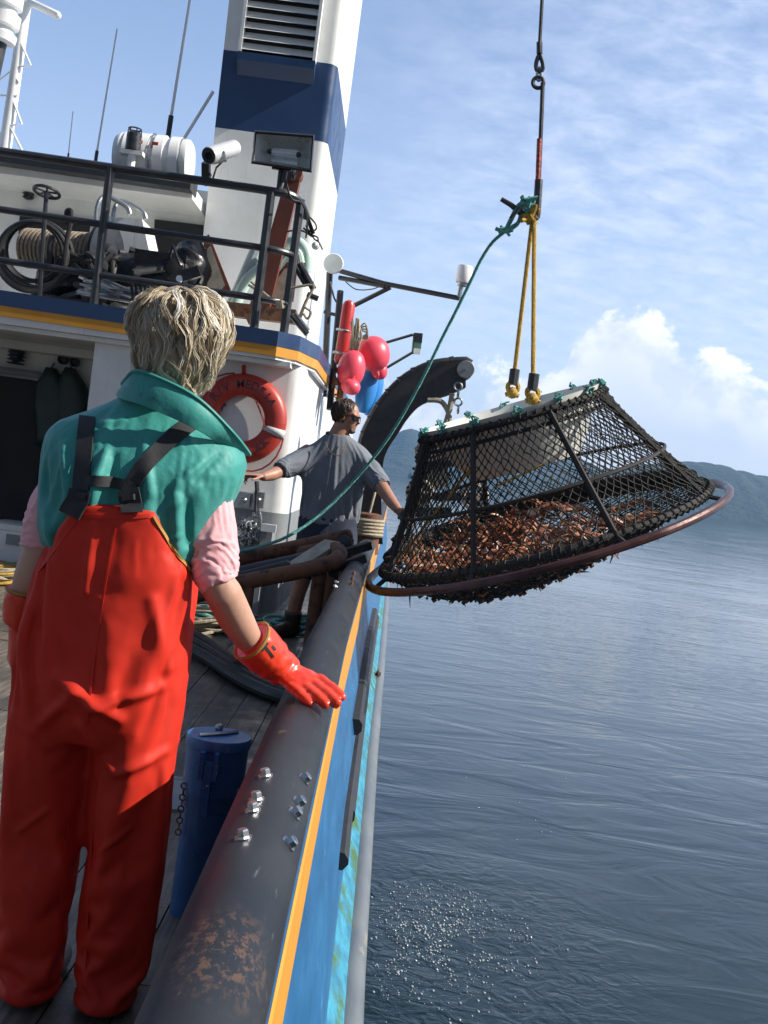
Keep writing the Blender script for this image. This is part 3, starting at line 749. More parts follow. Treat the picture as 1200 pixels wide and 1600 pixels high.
for k in range(6):
    me = to_mesh('crab', crab_g(rc, rc.uniform(.6, 1.3)), smooth=40)
    mats_on(me, [C_DARK if k % 3 == 0 else C_TOP, C_LEG, C_BEL]); kinds.append(me)
made = 0; ci = 0
while made < 125:
    ci += 1
    u = rc.uniform(-.90, .62); v = rc.uniform(-.85, .85); r = math.hypot(u, v)
    if r > .80: continue
    if u > .1 and rc.random() < .75: continue
    th = math.atan2(v, u); fl = bottom(r, th); depth = lerp(.075, .02, min(1, max(0, (u + .6) / 1.15))) * (1.0 - .45 * max(0, r - .6) / .3)
    p = fl + V(0, 0, .085) + (V(0, 0, 1) * .8 + PN * .2) * (depth * rc.random() ** .5 + .015)
    o = bpy.data.objects.new('crab', kinds[made % 6]); C.objects.link(o)
    o.location = p; flip = pi if rc.random() < .38 else 0
    o.rotation_euler = (flip + rc.uniform(-.45, .45), rc.uniform(-.45, .45), rc.uniform(0, 6.28)); s_ = rc.uniform(.75, 1.0); o.scale = (s_,) * 3
    o['label'] = 'spiny red and orange crab in the tangled heap inside the hanging pot'; o['category'] = 'crab'; o['group'] = 'crabs heaped inside the hanging pot'
    made += 1
# ------------------------------------------------------------------ hook, wire and ropes
TY = 6.72
hk = thing('lifting_hook', 'long black lifting hook with red tape hanging from a crane wire', 'hook', P(838, 335, TY))
g = G(); g.tube([P(860, -420, TY), P(847, 0, TY), P(843, 74, TY)], .011, 8); part('wire', g, DARK_STEEL, hk)
g = G(); a = P(843, 74, TY); g.tube([P(843, 66, TY), P(843, 84, TY)], .018, 8)
g.tube(spline([P(843, 84, TY), P(838, 97, TY), P(838, 108, TY), P(843, 112, TY), P(848, 108, TY), P(848, 97, TY)], 4)[:-1], .013, 7, closed=True); part('thimble', g, DARK_STEEL, hk)
g = G(); g.tube(spline([P(840, 106, TY), P(839, 122, TY), P(842, 126, TY), P(845, 122, TY), P(845, 106, TY)], 4), .009, 7, closed=True); part('shackle', g, STEEL, hk)
g = G(); c = P(841, 129, TY); g.torus(c, (0, 1, 0), .032, .012, 18, 7)
g.tube([P(848, 129, TY), P(847, 160, TY), P(842, 283, TY)], .013, 8)
g.tube([P(842, 281, TY), P(839, 330, TY), P(838, 338, TY), P(833, 344, TY), P(824, 343, TY), P(812, 331, TY), P(798, 320, TY), P(783, 311, TY)], [.024, .024, .024, .023, .022, .020, .016, .014], 10); part('hook_shank', g, DARK_STEEL, hk)
RED_T = mat('red_tape', (.62, .10, .07), (.16, .03, .03), 70, .5, lo=.45, hi=.55)
g = G(); g.tube([P(843.2, 217, TY), P(840.8, 283, TY)], .0165, 8); part('red_tape', g, RED_T, hk)
def strands(pts, r, turns, n=3, sides=5):
    """laid rope: n strands twisted round the path"""
    g = G(); pts = [Vector(p) for p in pts]; L_ = [0]
    for a, b in zip(pts, pts[1:]): L_.append(L_[-1] + (b - a).length)
    N = max(8, int(turns * 6))
    def at(s):
        for i in range(len(pts) - 1):
            if s <= L_[i + 1] or i == len(pts) - 2:
                t = (s - L_[i]) / max(1e-9, L_[i + 1] - L_[i]); return pts[i].lerp(pts[i + 1], t), (pts[i + 1] - pts[i]).normalized()
    for k in range(n):
        q = []
        for i in range(N + 1):
            p, t = at(L_[-1] * i / N); x = t.cross(V(0, 1, .1)).normalized(); y = t.cross(x); a = 2 * pi * (turns * i / N + k / n); q.append(p + (x * cos(a) + y * sin(a)) * r * .55)
        g.tube(q, r * .56, sides)
    return g
sl = thing('rope_bridle', 'twisted yellow rope bridle from the hook to the pot top', 'rope', P(832, 340, TY))
b1, b2 = P(803, 590, TY - .02), P(833, 598, TY - .45)
top = P(832, 342, TY)
for a, e, k in ((top, b1, 0), (top + V(.012, 0, 0), b2, 1)):
    part('rope', strands([a, a.lerp(e, .5) + V(0, 0, 0), e], .0135, 26), YROPE, sl)
for e, tgt in ((b1, onpot(radians(92), 1, .0)), (b2, onpot(radians(-62), 1, .0))):
    tgt = P(800, 618, TY - .02) if e is b1 else P(832, 628, TY - .47)
    g = G(); g.tube([e + V(0, 0, .05), e - V(0, 0, .04)], .030, 8); part('clamp', g, DARK_STEEL, sl)
    g = G()
    for s in (-1, 1): g.tube(spline([e - V(0, 0, .03), e.lerp(tgt, .4) + V(.028 * s, 0, 0), e.lerp(tgt, .75) + V(.022 * s, 0, 0), tgt + V(-.04 * s, 0, 0)], 5), .015, 6)
    g.ball(e.lerp(tgt, .85), .036, 8, 6); part('eye_splice', g, YROPE, sl)
g = G()
for k in range(7): g.tube([top + V(rn.uniform(-.07, .03), rn.uniform(-.04, .04), rn.uniform(-.03, .08)) for _ in range(5)], .014, 6)
part('knot', g, YROPE, sl)
tl = thing('tag_line', 'thin green tag line running from the hook down to the deck', 'rope', P(560, 745, 7.6))
g = G()
tp = [P(790, 361, 6.85), P(770, 378, 6.9), P(752, 405, 6.95), P(735, 440, 7.0), P(712, 487, 7.1), P(690, 530, 7.2), P(660, 592, 7.3), P(625, 655, 7.45), P(590, 707, 7.55), P(545, 760, 7.6), P(500, 804, 7.55), P(450, 838, 7.4), P(400, 856, 7.2), P(350, 866, 7.0)]
part('rope', strands(spline(tp, 4), .0105, 100), GROPE, tl)
g = G(); a = tp[0]
g.tube(spline([a, P(800, 340, TY), P(810, 322, TY), P(822, 316, TY), P(831, 322, TY), P(829, 332, TY)], 4), .015, 6)
g.tube(spline([a, P(808, 350, TY), P(814, 334, TY), P(812, 322, TY)], 4), .014, 6)
g.tube(spline([P(774, 357, TY), P(790, 362, TY), P(803, 352, TY)], 4), .012, 6)
for k in range(8): c = P(825, 322, TY); g.tube([c + V(rn.uniform(-.05, .04), rn.uniform(-.04, .0), rn.uniform(-.05, .05)) for _ in range(4)], .014, 6)
for k in range(4): g.tube([a + V(rn.uniform(-.05, .05), rn.uniform(-.03, .03), rn.uniform(-.02, .03)) for _ in range(4)], .010, 6)
part('knot', g, GROPE, tl)
g = G(); g.tube([P(797, 342, TY - .05), P(813, 325, TY - .05)], .011, 6); part('toggle', g, DARK_STEEL, tl)
# ------------------------------------------------------------------ davit and hauling block
DY = 9.6
dv = thing('davit', 'thick black curved davit arm rising beside the rail', 'davit', P(575, 830, DY))
outer = [(568, 846), (560, 790), (560, 740), (567, 690), (580, 658), (597, 630), (620, 603), (647, 583), (682, 569), (727, 565)]
inner = [(727, 606), (702, 617), (660, 632), (638, 653), (621, 679), (605, 704), (598, 730), (596, 790), (598, 850)]
so = spline([P(x, y, DY) for x, y in outer], 4); si = spline([P(x, y, DY) for x, y in inner], 4)
g = G(); g.prism([p - V(0, .07, 0) for p in so + si], V(0, .16, 0)); part('arm', g, DARK_STEEL, dv, smooth=25)
g = G(); g.tube([p + V(0, 0, 0) - (p - q) * .0 for p, q in zip(so[8:], so[8:])] + [P(735, 570, DY)], .045, 10); 
part('top_pipe', g, DARK_STEEL, dv)
g = G(); c = P(728, 577, DY - .13); g.lathe(c + V(0, .03, 0), (0, 1, 0), [(-.03, .070), (-.026, .074), (.26, .074)], 20); g.lathe(c, (0, -1, 0), [(0, .012), (.008, .012)], 10)
part('end_cap', g, GREY_PAINT, dv)
g = G()
for k in range(9):
    p = so[10 + k * 3]; g.tube([p + V(-.01, -.08, .0), p + V(-.035, -.08, .03), p + V(.0, -.08, .04)], .007, 5)
part('cleat', g, DARK_STEEL, dv)
hb = thing('hauling_block', 'steel hauling block hanging on a chain behind the pot', 'hauling block', P(700, 700, 9.5))
g = G()
for k in range(4):
    c = P(716, 604 + k * 12, 9.5); g.torus(c, (1, 0, 0) if k % 2 else (0, 1, 0), .032, .010, 12, 6)
part('chain', g, STEEL, hb)
g = G(); g.tube(spline([P(668, 625, 9.5), P(690, 628, 9.5), P(702, 650, 9.5), P(700, 672, 9.5)], 5), .022, 8); g.tube(spline([P(707, 615, 9.5), P(700, 650, 9.5), P(690, 680, 9.5)], 5), .024, 8)
g.prism([P(648, 700, 9.5), P(672, 672, 9.5), P(700, 664, 9.5), P(700, 760, 9.5), P(655, 770, 9.5)], V(0, .12, 0)); part('bracket', g, CONCRETE, hb)
for px, py in ((656, 770), (742, 776)):
    c = P(px, py, 9.42); g = G(); g.torus(c, (0, 1, 0), .095, .026, 24, 8); g.lathe(c, (0, -1, 0), [(-.05, .05), (.02, .05), (.03, .02)], 14)
    for k in range(6):
        a = k * pi / 3; g.tube([c, c + V(cos(a) * .09, 0, sin(a) * .09)], .012, 6)
    part('sheave', g, CONCRETE, hb)
g = G(); g.beam(P(640, 776, 9.5), P(760, 776, 9.5), .06, .07); g.beam(P(655, 730, 9.5), P(735, 720, 9.5), .05, .06); g.beam(P(645, 800, 9.5), P(705, 800, 9.5), .08, .08); part('frame', g, DARK_STEEL, hb)
# the big pale balloon float hanging in the block's shade, seen through the net
def ridged_(p): return (1 - abs(noise.noise(p * 6))) ** 2
# ------------------------------------------------------------------ life ring
LRED = mat('life_ring_red', (.46, .040, .026), (.39, .034, .022), 5, .45, bump=.04)
LETT = mat('dark_lettering', (.10, .03, .035), (.08, .025, .03), 20, .6)
BAND = mat('silver_tape', (.62, .62, .60), (.5, .5, .5), 20, .35)
lr = thing('life_ring', 'orange red life ring with dark lettering hung on the white deckhouse wall', 'life ring', P(378, 654, 9.22))
LC = P(378, 654, 9.22); n = 48; g = G(); rows = []
tx = [(cos(a) , sin(a)) for a in [2 * pi * k / 14 for k in range(14)]]
g.rings([[LC + V(cos(2 * pi * i / n), 0, sin(2 * pi * i / n)) * (.277 + .092 * c) + V(0, .062 * s, 0) for c, s in tx] for i in range(n + 1)], cap=False)
part('ring', g, LRED, lr, smooth=180)
for a in (-14, 166, 76, 256):
    g = G(); a = radians(a); sect = []
    for d in (-.10, .10): sect.append([LC + V(cos(a + d), 0, sin(a + d)) * (.277 + .097 * c) + V(0, .067 * s, 0) for c, s in tx])
    if abs(math.degrees(a) + 14) < 1: part('tape_band', g.rings(sect), BAND, lr, smooth=180)
def letters(txt, size, place, m, name, parent, depth=.003):
    """letters of the built-in font, each set by place(i, n) -> matrix, joined into one mesh"""
    g = G(); n = len(txt)
    for i, ch in enumerate(txt):
        if ch == ' ': continue
        cu = bpy.data.curves.new('t', 'FONT'); cu.body = ch; cu.size = size; cu.align_x = 'CENTER'; cu.align_y = 'CENTER'; cu.extrude = depth; cu.offset = size * .012
        o = bpy.data.objects.new('t', cu); C.objects.link(o); dg = bpy.context.evaluated_depsgraph_get(); me = bpy.data.meshes.new_from_object(o.evaluated_get(dg))
        M_ = place(i, n); b = len(g.v); g.v.extend(M_ @ v.co for v in me.vertices)
        for p in me.polygons: g.f.append(tuple(b + q for q in p.vertices)); g.mi.append(0)
        bpy.data.objects.remove(o); bpy.data.curves.remove(cu); bpy.data.meshes.remove(me)
    return part(name, g, m, parent, smooth=0)
def ring_place(a0, step, flip=False):
    def f(i, n):
        a = radians(a0 - step * i); p = LC + V(cos(a), 0, sin(a)) * .277 + V(0, -.060, 0)
        t = a - pi / 2 if not flip else a + pi / 2
        X = V(cos(t), 0, sin(t)); Z = V(-sin(t), 0, cos(t))
        return Matrix(((X.x, Z.x, 0, p.x), (X.y, Z.y, -1, p.y), (X.z, Z.z, 0, p.z), (0, 0, 0, 1)))
    return f
letters('R/V MEDEIA', .098, ring_place(148, 12.6), LETT, 'lettering', lr)
letters('AK', .098, ring_place(-52, -14, True), LETT, 'lettering', lr)
g = G()
for a0 in (70, -18, 190, 262):
    q = []
    for k in range(9):
        t = k / 8; a = radians(a0 - 84 * t); rr = .375 + .05 * sin(pi * t) if a0 != 70 else .205 - .03 * sin(pi * t); q.append(LC + V(cos(a), -.0, sin(a)) * rr + V(0, -.05 if a0 == 70 else .0, -.02 * sin(pi * t)))
    g.tube(q, .008, 6)
part('grab_line', g, LRED, lr)
g = G(); g.tube([P(381, 583, 9.2), P(381, 572, 9.25)], .018, 8); part('hanger', g, LRED, lr)
g = G(); g.beam(P(330, 645, 9.22), P(352, 630, 9.22), .03, .03); g.beam(P(345, 640, 9.22), P(348, 628, 9.25), .02, .03); solo('wall_hook', g, BLACK_PAINT, 'small black wall hook inside the life ring', 'hook', P(340, 636, 9.25))
# ------------------------------------------------------------------ floodlight and security camera
REFL = mat('lamp_reflector', (.62, .64, .63), (.55, .57, .56), 10, .3, metal=.55)
GLASSW = mat('lamp_tube', (.8, .8, .8), (.7, .7, .7), 10, .2)
fl = thing('floodlight', 'rectangular black floodlight standing on the upper railing', 'floodlight', P(440, 292, 9.05))
q = [P(399, 206, 8.95), P(490, 213, 8.95), P(486, 267, 8.95), P(394, 253, 8.95)]
cen = (q[0] + q[1] + q[2] + q[3]) / 4; bk = [cen.lerp(p, .45) + V(0, .17, 0) for p in q]
g = G(); g.tube(q, .016, 4, closed=True)
for a, b, c_, d_ in zip(q, q[1:] + q[:1], bk[1:] + bk[:1], bk): g.prism([a, b, c_ + V(0, .012, 0), d_ + V(0, .012, 0)], (cen + V(0, .08, 0) - a).normalized() * -.006)
part('housing', g, BLACK_PAINT, fl, smooth=20)
g = G()
qi = [cen.lerp(p, .95) for p in q]; bi = [p - V(0, .004, 0) for p in bk]
for i in range(4):
    j = (i + 1) % 4; b = len(g.v); g.v += [qi[i], qi[j], bi[j], bi[i]]; g.face((b, b + 1, b + 2, b + 3))
b = len(g.v); g.v += bi; g.face((b, b + 1, b + 2, b + 3)); part('reflector', g, REFL, fl, smooth=0)
g = G(); a, b = cen.lerp((q[0] + q[3]) / 2, .5) + V(0, .08, 0), cen.lerp((q[1] + q[2]) / 2, .5) + V(0, .08, 0); g.tube([a, b], .011, 8); lt = part('lamp_tube', g, GLASSW, fl)
g = G()
for p in (a, b): g.ball(p, .022, 8, 6)
part('socket', g, DARK_STEEL, lt)
g = G(); g.tube([P(440, 262, 9.03), P(436, 298, 9.04)], .024, 8); g.tube([P(446, 268, 9.0), P(443, 285, 9.0)], .02, 8); g.beam(P(425, 262, 9.03), P(455, 266, 9.03), .03, .02); part('stem', g, BLACK_PAINT, fl)
g = G(); g.tube(spline([P(446, 280, 9.0), P(455, 310, 8.98), P(472, 318, 9.1), P(480, 345, 9.2), P(478, 372, 9.25)], 6), .008, 6); part('cable', g, RUBBER, fl)
CAMW = mat('camera_housing', (.70, .71, .70), (.6, .61, .6), 6, .3, metal=.3)
cc_ = thing('security_camera', 'white cylindrical security camera on a black bracket above the railing', 'camera', P(330, 285, 9.05))
a, b = P(327, 243, 8.92), P(366, 231, 9.2); ax = (b - a).normalized(); ln = (b - a).length
g = G(); g.lathe(a, ax, [(-.01, .066), (0, .07), (ln, .066), (ln + .01, .05)], 20); bd = part('housing', g, CAMW, cc_)
g = G(); g.lathe(a, -ax, [(.0, .062), (.012, .062), (.012, .03)], 20); part('bezel', g, DARK_STEEL, bd)
g = G(); g.lathe(a - ax * .012, -ax, [(0, .028), (.012, .026), (.012, .016)], 14); part('lens', g, mat('lens_glass', (.01, .01, .012), None, 6, .08), bd)
g = G(); g.beam(P(322, 254, 9.0), P(322, 275, 9.05), .06, .06); g.beam(P(326, 270, 9.05), P(317, 288, 9.05), .06, .05); g.tube([P(352, 248, 9.1), P(338, 262, 9.1), P(331, 284, 9.05)], .008, 6); g.beam(P(332, 254, 9.0), P(352, 250, 9.1), .03, .03); part('bracket', g, BLACK_PAINT, cc_)
# ------------------------------------------------------------------ liferaft, mast, antennas
lf = thing('liferaft_canister', 'white ribbed liferaft canister lying on the cabin roof', 'liferaft', P(240, 285, 11.25))
a, b = P(181, 243, 11.25), P(300, 256, 11.25); ax = (b - a).normalized(); ln = (b - a).length; R_ = .23
prof = [(0, .05), (.01, R_ * .86), (.05, R_ * .97), (.07, R_)]
for k in range(1, 5):
    c = ln * k / 5; prof += [(c - .05, R_ * .96), (c - .045, R_ * 1.05), (c + .045, R_ * 1.05), (c + .05, R_ * .96)]
prof += [(ln - .06, R_), (ln - .03, R_ * .98), (ln, R_ * .8), (ln + .005, .05)]
g = G(); g.lathe(a, ax, prof, 28); part('canister', g, WHITE_GLOSS, lf)
g = G(); g.torus(a + ax * (ln * .5), ax, R_ * 1.06, .008, 28, 5); g.torus(a + ax * (ln * .88), ax, R_ * 1.02, .006, 28, 5)
for s in (.2, .8): c = a + ax * (ln * s); g.beam(c + V(0, -.2, -.30), c + V(0, .2, -.30), .05, .1)
part('strap', g, STEEL, lf)
g = G()
for s in (.36, .56): c = a + ax * (ln * s) + V(0, -.215, .085); g.box(c - V(.03, .012, .03), c + V(.03, .006, .03))
part('red_mark', g, LRED, lf)
bl = thing('signal_lantern', 'black signal lantern on a white bracket before the liferaft', 'lantern', P(207, 250, 10.9))
c = P(207, 236, 10.9); g = G(); g.lathe(c, (0, 0, 1), [(0, .06), (.01, .075), (.16, .072), (.18, .05)], 18)
for k in range(6): a_ = k * pi / 3; g.tube([c + V(.07 * cos(a_), .07 * sin(a_), .14), c + V(.06 * cos(a_), .06 * sin(a_), .21)], .006, 5)
g.torus(c + V(0, 0, .21), (0, 0, 1), .06, .008, 16, 5); part('lantern_body', g, BLACK_PAINT, bl)
g = G(); g.box(c + V(-.11, -.05, -.04), c + V(.11, .06, 0)); g.tube([c + V(0, 0, -.04), P(203, 270, 10.9)], .04, 10); part('bracket', g, WHITE, bl)
def whip(a, b, r0, r1, nm, lab, base=.25):
    t = thing(nm, lab, 'antenna', a); g = G(); g.tube([a, a.lerp(b, .5), b], [r0, (r0 + r1) / 2, r1], 7); part('rod', g, WHITE_GLOSS, t)
    g = G(); g.tube([a - V(0, 0, .12), a + (b - a).normalized() * base], r0 * 1.5, 8); part('base', g, DARK_STEEL, t); return t
whip(P(262, 215, 13), P(303, -40, 13), .020, .015, 'whip_antenna', 'tall white whip antenna rising behind the liferaft canister')
whip(P(149, 252, 13), P(183, 45, 13), .014, .009, 'whip_antenna', 'middle white whip antenna left of the liferaft canister', .12)
whip(P(106, 250, 13.5), P(114, 174, 13.5), .008, .006, 'whip_antenna', 'shortest thin white antenna between mast and liferaft', .08)
g = G(); g.tube([P(283, 224, 12.6), P(333, 143, 12.3)], .018, 8); solo('stay_pole', g, WHITE_GLOSS, 'slanting white stay leaning against the funnel side', 'pole', P(283, 224, 12.6))
ms = thing('mast', 'white mast with small steps and braces at the roof corner', 'mast', P(6, 240, 14.5))
a, b = P(6, 244, 14.5), P(46, -30, 14.5); g = G(); g.tube([a, b], [.082, .065], 14); part('pole', g, WHITE_GLOSS, ms)
g = G(); g.tube([P(44, 2, 14.5), P(90, 24, 14.2)], .05, 10, round_end=True); part('yard', g, WHITE_GLOSS, ms)
for q in (((33, 68), (48, 102), (31, 104)), ((20, 156), (34, 194), (15, 196)), ((25, 122), (30, 129), (24, 128)), ((16, 198), (40, 246), (30, 247)), ((22, 150), (27, 150), (20, 149))):
    g = G(); g.tube([P(x, y, 14.45) for x, y in q], .016, 6); part('step', g, WHITE_GLOSS, ms)
g = G(); g.tube([P(-15, 148, 14.6), P(15, 150, 14.5)], .012, 6); g.tube([P(-12, 135, 14.6), P(16, 112, 14.5)], .012, 6); part('stay', g, WHITE_GLOSS, ms); g = G(); g.tube([P(-20, 240, 14.5), P(12, 200, 14.5)], .035, 6); part('stay', g, WHITE_GLOSS, ms)
rd = thing('horn_stack', 'stack of white loudhailer drums on a dark post beside the mast', 'loudhailer', P(-10, 90, 14.0))
ax = (P(14, -20, 14.0) - P(-10, 90, 14.0)).normalized(); c = P(-2, 60, 14.0)
g = G(); g.lathe(c, ax, [(-.05, .14), (-.03, .20), (.06, .21), (.08, .16), (.14, .15), (.16, .21), (.30, .21), (.32, .15), (.38, .15), (.40, .20), (.62, .19), (.64, .12)], 24); part('drums', g, WHITE_GLOSS, rd)
g = G(); g.tube([c - ax * .8, c], .11, 12); part('post', g, DARK_STEEL, rd)
g = G(); c = P(77, 252, 12.5); g.ball(c, .07, 16, 10); g.tube([c - V(0, 0, .15), c], .03, 8); solo('dome_antenna', g, WHITE_GLOSS, 'small white dome on the cabin roof edge', 'antenna', c)
# ------------------------------------------------------------------ gear on the upper deck
UD = 2.265
hc = thing('hose_coil', 'coiled black hose standing on the upper deck behind the railing', 'hose', P(55, 440, 9.5))
g = G(); rr = random.Random(3)
for k in range(6):
    c = P(55 + rr.uniform(-5, 5), 398 + rr.uniform(-5, 5), 9.45 + .045 * k); g.torus(c, (.12 + rr.uniform(-.1, .1), -1, rr.uniform(-.1, .1)), .275 + rr.uniform(-.05, .03), .021, 36, 8)
g.tube(spline([P(100, 425, 9.4), P(104, 380, 9.38), P(112, 335, 9.38), P(105, 330, 9.4), P(103, 350, 9.4)], 6), .021, 8); part('hose', g, RUBBER, hc)
vw = thing('valve_wheel', 'black hand wheel on a stem beside the hose coil', 'valve', P(66, 455, 9.35))
c = P(73, 300, 9.35); g = G(); g.torus(c, (.05, .25, 1), .105, .014, 24, 7)
for k in range(5): a_ = k * 2 * pi / 5; g.tube([c, c + V(cos(a_) * .1, sin(a_) * .1, -.2 * sin(a_) * .1)], .009, 6)
part('wheel', g, BLACK_PAINT, vw)
g = G(); g.tube([c, P(66, 390, 9.35), P(62, 462, 9.4)], .020, 8); part('stem', g, BLACK_PAINT, vw)
wd = thing('winch', 'black deck winch with round drum ends behind the railing', 'winch', P(165, 440, 10))
c = P(160, 397, 10.0); ax = V(.96, -.28, 0).normalized(); g = G(); g.lathe(c, ax, [(.0, .27), (.02, .29), (.05, .29), (.055, .10), (.10, .09)], 30); part('drum_end', g, BLACK_PAINT, wd)
g = G(); g.lathe(c, ax, [(-.42, .15), (0, .15)], 20)
for k in range(18): g.torus(c - ax * (.04 + k * .042), ax, .16, .022, 24, 6)
part('rope_drum', g, mat('tan_rope', (.30, .24, .17), (.18, .14, .10), 40, .85, bump=.4, bscale=90), wd)
g = G(); g.box((c.x - .5, 9.75, UD), (c.x + .12, 10.3, UD + .16)); g.box((c.x - .47, 9.95, UD), (c.x - .42, 10.1, c.z + .1)); part('base', g, DARK_STEEL, wd)
# white engine cover with bright grab rails
ec = thing('engine_cover', 'white engine cover with bright grab rails behind the winch', 'engine cover', P(210, 440, 10.5))
a, b = P(152, 345, 10.5), P(246, 352, 10.5); g = G(); g.prism([V(a.x, 10.3, UD), V(b.x, 10.3, UD), V(b.x, 10.3, b.z - .28), V(b.x - .1, 10.3, b.z + .0), V(a.x, 10.3, a.z)], V(0, .5, 0)); part('cover', g, WHITE, ec)
for dx in (0, .12):
    g = G(); g.tube(spline([P(151, 372, 10.2) + V(dx, dx, 0), P(152, 325, 10.2) + V(dx, dx, 0), P(165, 307, 10.25) + V(dx, dx, 0), P(196, 322, 10.3) + V(dx, dx, 0), P(203, 335, 10.3) + V(dx, dx, 0)], 6), .022, 8); part('grab_rail', g, STEEL, ec)
bm = thing('hydraulic_motor', 'cluster of black hydraulic valves and levers on the upper deck', 'machine', P(250, 445, 9.7))
g = G(); g.box(P(205, 440, 9.6), P(300, 418, 9.9) + V(0, 0, .05))
for k in range(6):
    c = P(212 + k * 8, 412 + rr.uniform(-3, 3), 9.65); g.lathe(c - V(0, 0, .08), (0, 0, 1), [(0, .035), (.09, .035), (.10, .025), (.13, .028), (.15, .012)], 10)
c = P(272, 418, 9.6); g.lathe(c, (.2, -1, .05), [(-.2, .12), (0, .12), (.02, .08), (.05, .07), (.06, .03)], 16); g.tube(spline([P(262, 420, 9.6), P(266, 395, 9.55), P(270, 385, 9.55), P(279, 408, 9.5), P(283, 415, 9.5)], 5), .014, 6)
g.beam(P(285, 432, 9.5), P(312, 424, 9.5), .06, .09); part('body', g, mat('oily_black_metal', (.010, .010, .011), (.02, .02, .022), 12, .3, metal=.3, bump=.2), bm)
g = G(); c = P(281, 436, 9.45); g.lathe(c, (0, -1, 0), [(0, .03), (.03, .028), (.03, .015)], 10); part('bright_cap', g, CHROME, bm)
# heap of bright tubes under the lower rail
tb = thing('tube_bundle', 'heap of shiny metal tubes under the lower rail', 'tubes', P(185, 468, 9.3))
TUBEM = mat('wet_bright_tube', (.50, .51, .52), (.30, .31, .32), 6, .2, metal=.8)
for k in range(22):
    y = 9.2 + rr.uniform(0, .45); a = P(120 + rr.uniform(0, 40), 432 + rr.uniform(-4, 26), y); b = P(212 + rr.uniform(0, 26), 462 + rr.uniform(-14, 14), y - rr.uniform(0, .08))
    a.z = max(a.z, UD + .02); b.z = max(b.z, UD + .02)
    g = G(); g.tube([a, b], rr.uniform(.010, .018), 7); part('tube', g, TUBEM, tb)
for k in range(5):
    g = G(); a = P(205 + k * 7, 440, 9.15); b = P(211 + k * 7, 482, 9.15); b.z = UD + .01; g.tube([a, b], .012, 6); part('strap', g, RUBBER, tb)
hp = thing('hose_pile', 'untidy pile of black hoses and tarpaulin under the middle rail', 'hoses', P(210, 450, 9.8))
g = G()
for k in range(26):
    x0 = rr.uniform(100, 300); y0 = rr.uniform(405, 455); Y0 = rr.uniform(9.5, 10.1); q = [P(x0 + rr.uniform(-45, 45), y0 + rr.uniform(-26, 26), Y0 + rr.uniform(-.15, .15)) for _ in range(5)]
    for p in q: p.z = max(p.z, UD + .03)
    g.tube(spline(q, 5), rr.uniform(.018, .034), 7)
part('hoses', g, RUBBER, hp)
g = G(); g.ball(P(225, 440, 10.0), (.42, .25, .20), 18, 10); g.ball(P(120, 445, 10.1), (.35, .25, .17), 18, 10); g.ball(P(295, 425, 10.0), (.16, .2, .26), 16, 10); tq = fuse(g, .03, 2); displace(tq, lambda p, n: .05 * ridged_(p)); part('tarpaulin', tq, MATS['oily_black_metal'], hp, smooth=60)
# anchor
an = thing('anchor', 'rusty red anchor with pale worn flukes stowed upright by the funnel', 'anchor', P(400, 490, 9.9))
AY = 9.85
g = G(); g.prism([P(447, 275, AY), P(466, 270, AY), P(468, 284, AY), P(418, 492, AY), P(384, 498, AY)], V(0, .10, 0)); g.lathe(P(460, 272, AY + .05), (0, -1, 0), [(-.07, .075), (.07, .075)], 18); part('shank', g, RUST_RED, an)
g = G(); c = P(458, 274, AY - .03); g.torus(c, (1, .2, 0), .045, .016, 14, 6); g.lathe(c + V(0, 0, 0), (0, -1, 0), [(-.08, .028), (.05, .028)], 12); part('shackle', g, DARK_STEEL, an)
for q, dd in ([(318, 372), (326, 366), (360, 452), (350, 462), (338, 470), (318, 455)], .0), ([(466, 405), (458, 470), (425, 482), (412, 465), (420, 445), (448, 410)], .06):
    g = G(); g.prism([P(x, y, AY + .16 - dd) for x, y in q], V(0, .05, 0)); f_ = part('fluke', g, RUST_RED, an)
    cx_ = sum(x for x, y in q) / len(q); cy_ = sum(y for x, y in q) / len(q)
    g = G(); g.prism([P(lerp(cx_, x, .66), lerp(cy_, y, .72), AY + .155 - dd) for x, y in q], V(0, .004, 0)); part('worn_face', g, CONCRETE, f_)
g = G(); g.prism([P(378, 484, AY - .05), P(388, 490, AY - .05), P(398, 488, AY - .05), P(402, 492, AY - .05), P(398, 508, AY - .05), P(388, 506, AY - .05)], V(0, .12, 0)); g.beam(P(345, 482, AY + .05), P(462, 496, AY + .05), .12, .12); part('crown', g, RUST, an)
MINT = mat('pale_green_pipe', (.42, .58, .50), (.50, .64, .57), 5, .3)
vp = thing('goose_neck_vent', 'pale green bent vent pipe beside the anchor', 'vent pipe', P(370, 490, 10.4))
g = G(); g.tube(spline([P(360, 495, 10.4), P(385, 440, 10.4), P(420, 410, 10.4), P(440, 385, 10.35), P(462, 378, 10.3), P(478, 395, 10.25), P(478, 425, 10.25)], 6), .055, 12); g.tube(spline([P(424, 432, 10.2), P(445, 404, 10.2), P(464, 394, 10.2), P(470, 412, 10.2)], 6), .04, 10); part('pipe', g, MINT, vp)
g = G(); g.tube([P(362, 480, 10.45), P(402, 388, 10.45)], .06, 10); part('riser', g, mat('frosted_pipe', (.42, .50, .50), (.36, .43, .43), 5, .35), vp)
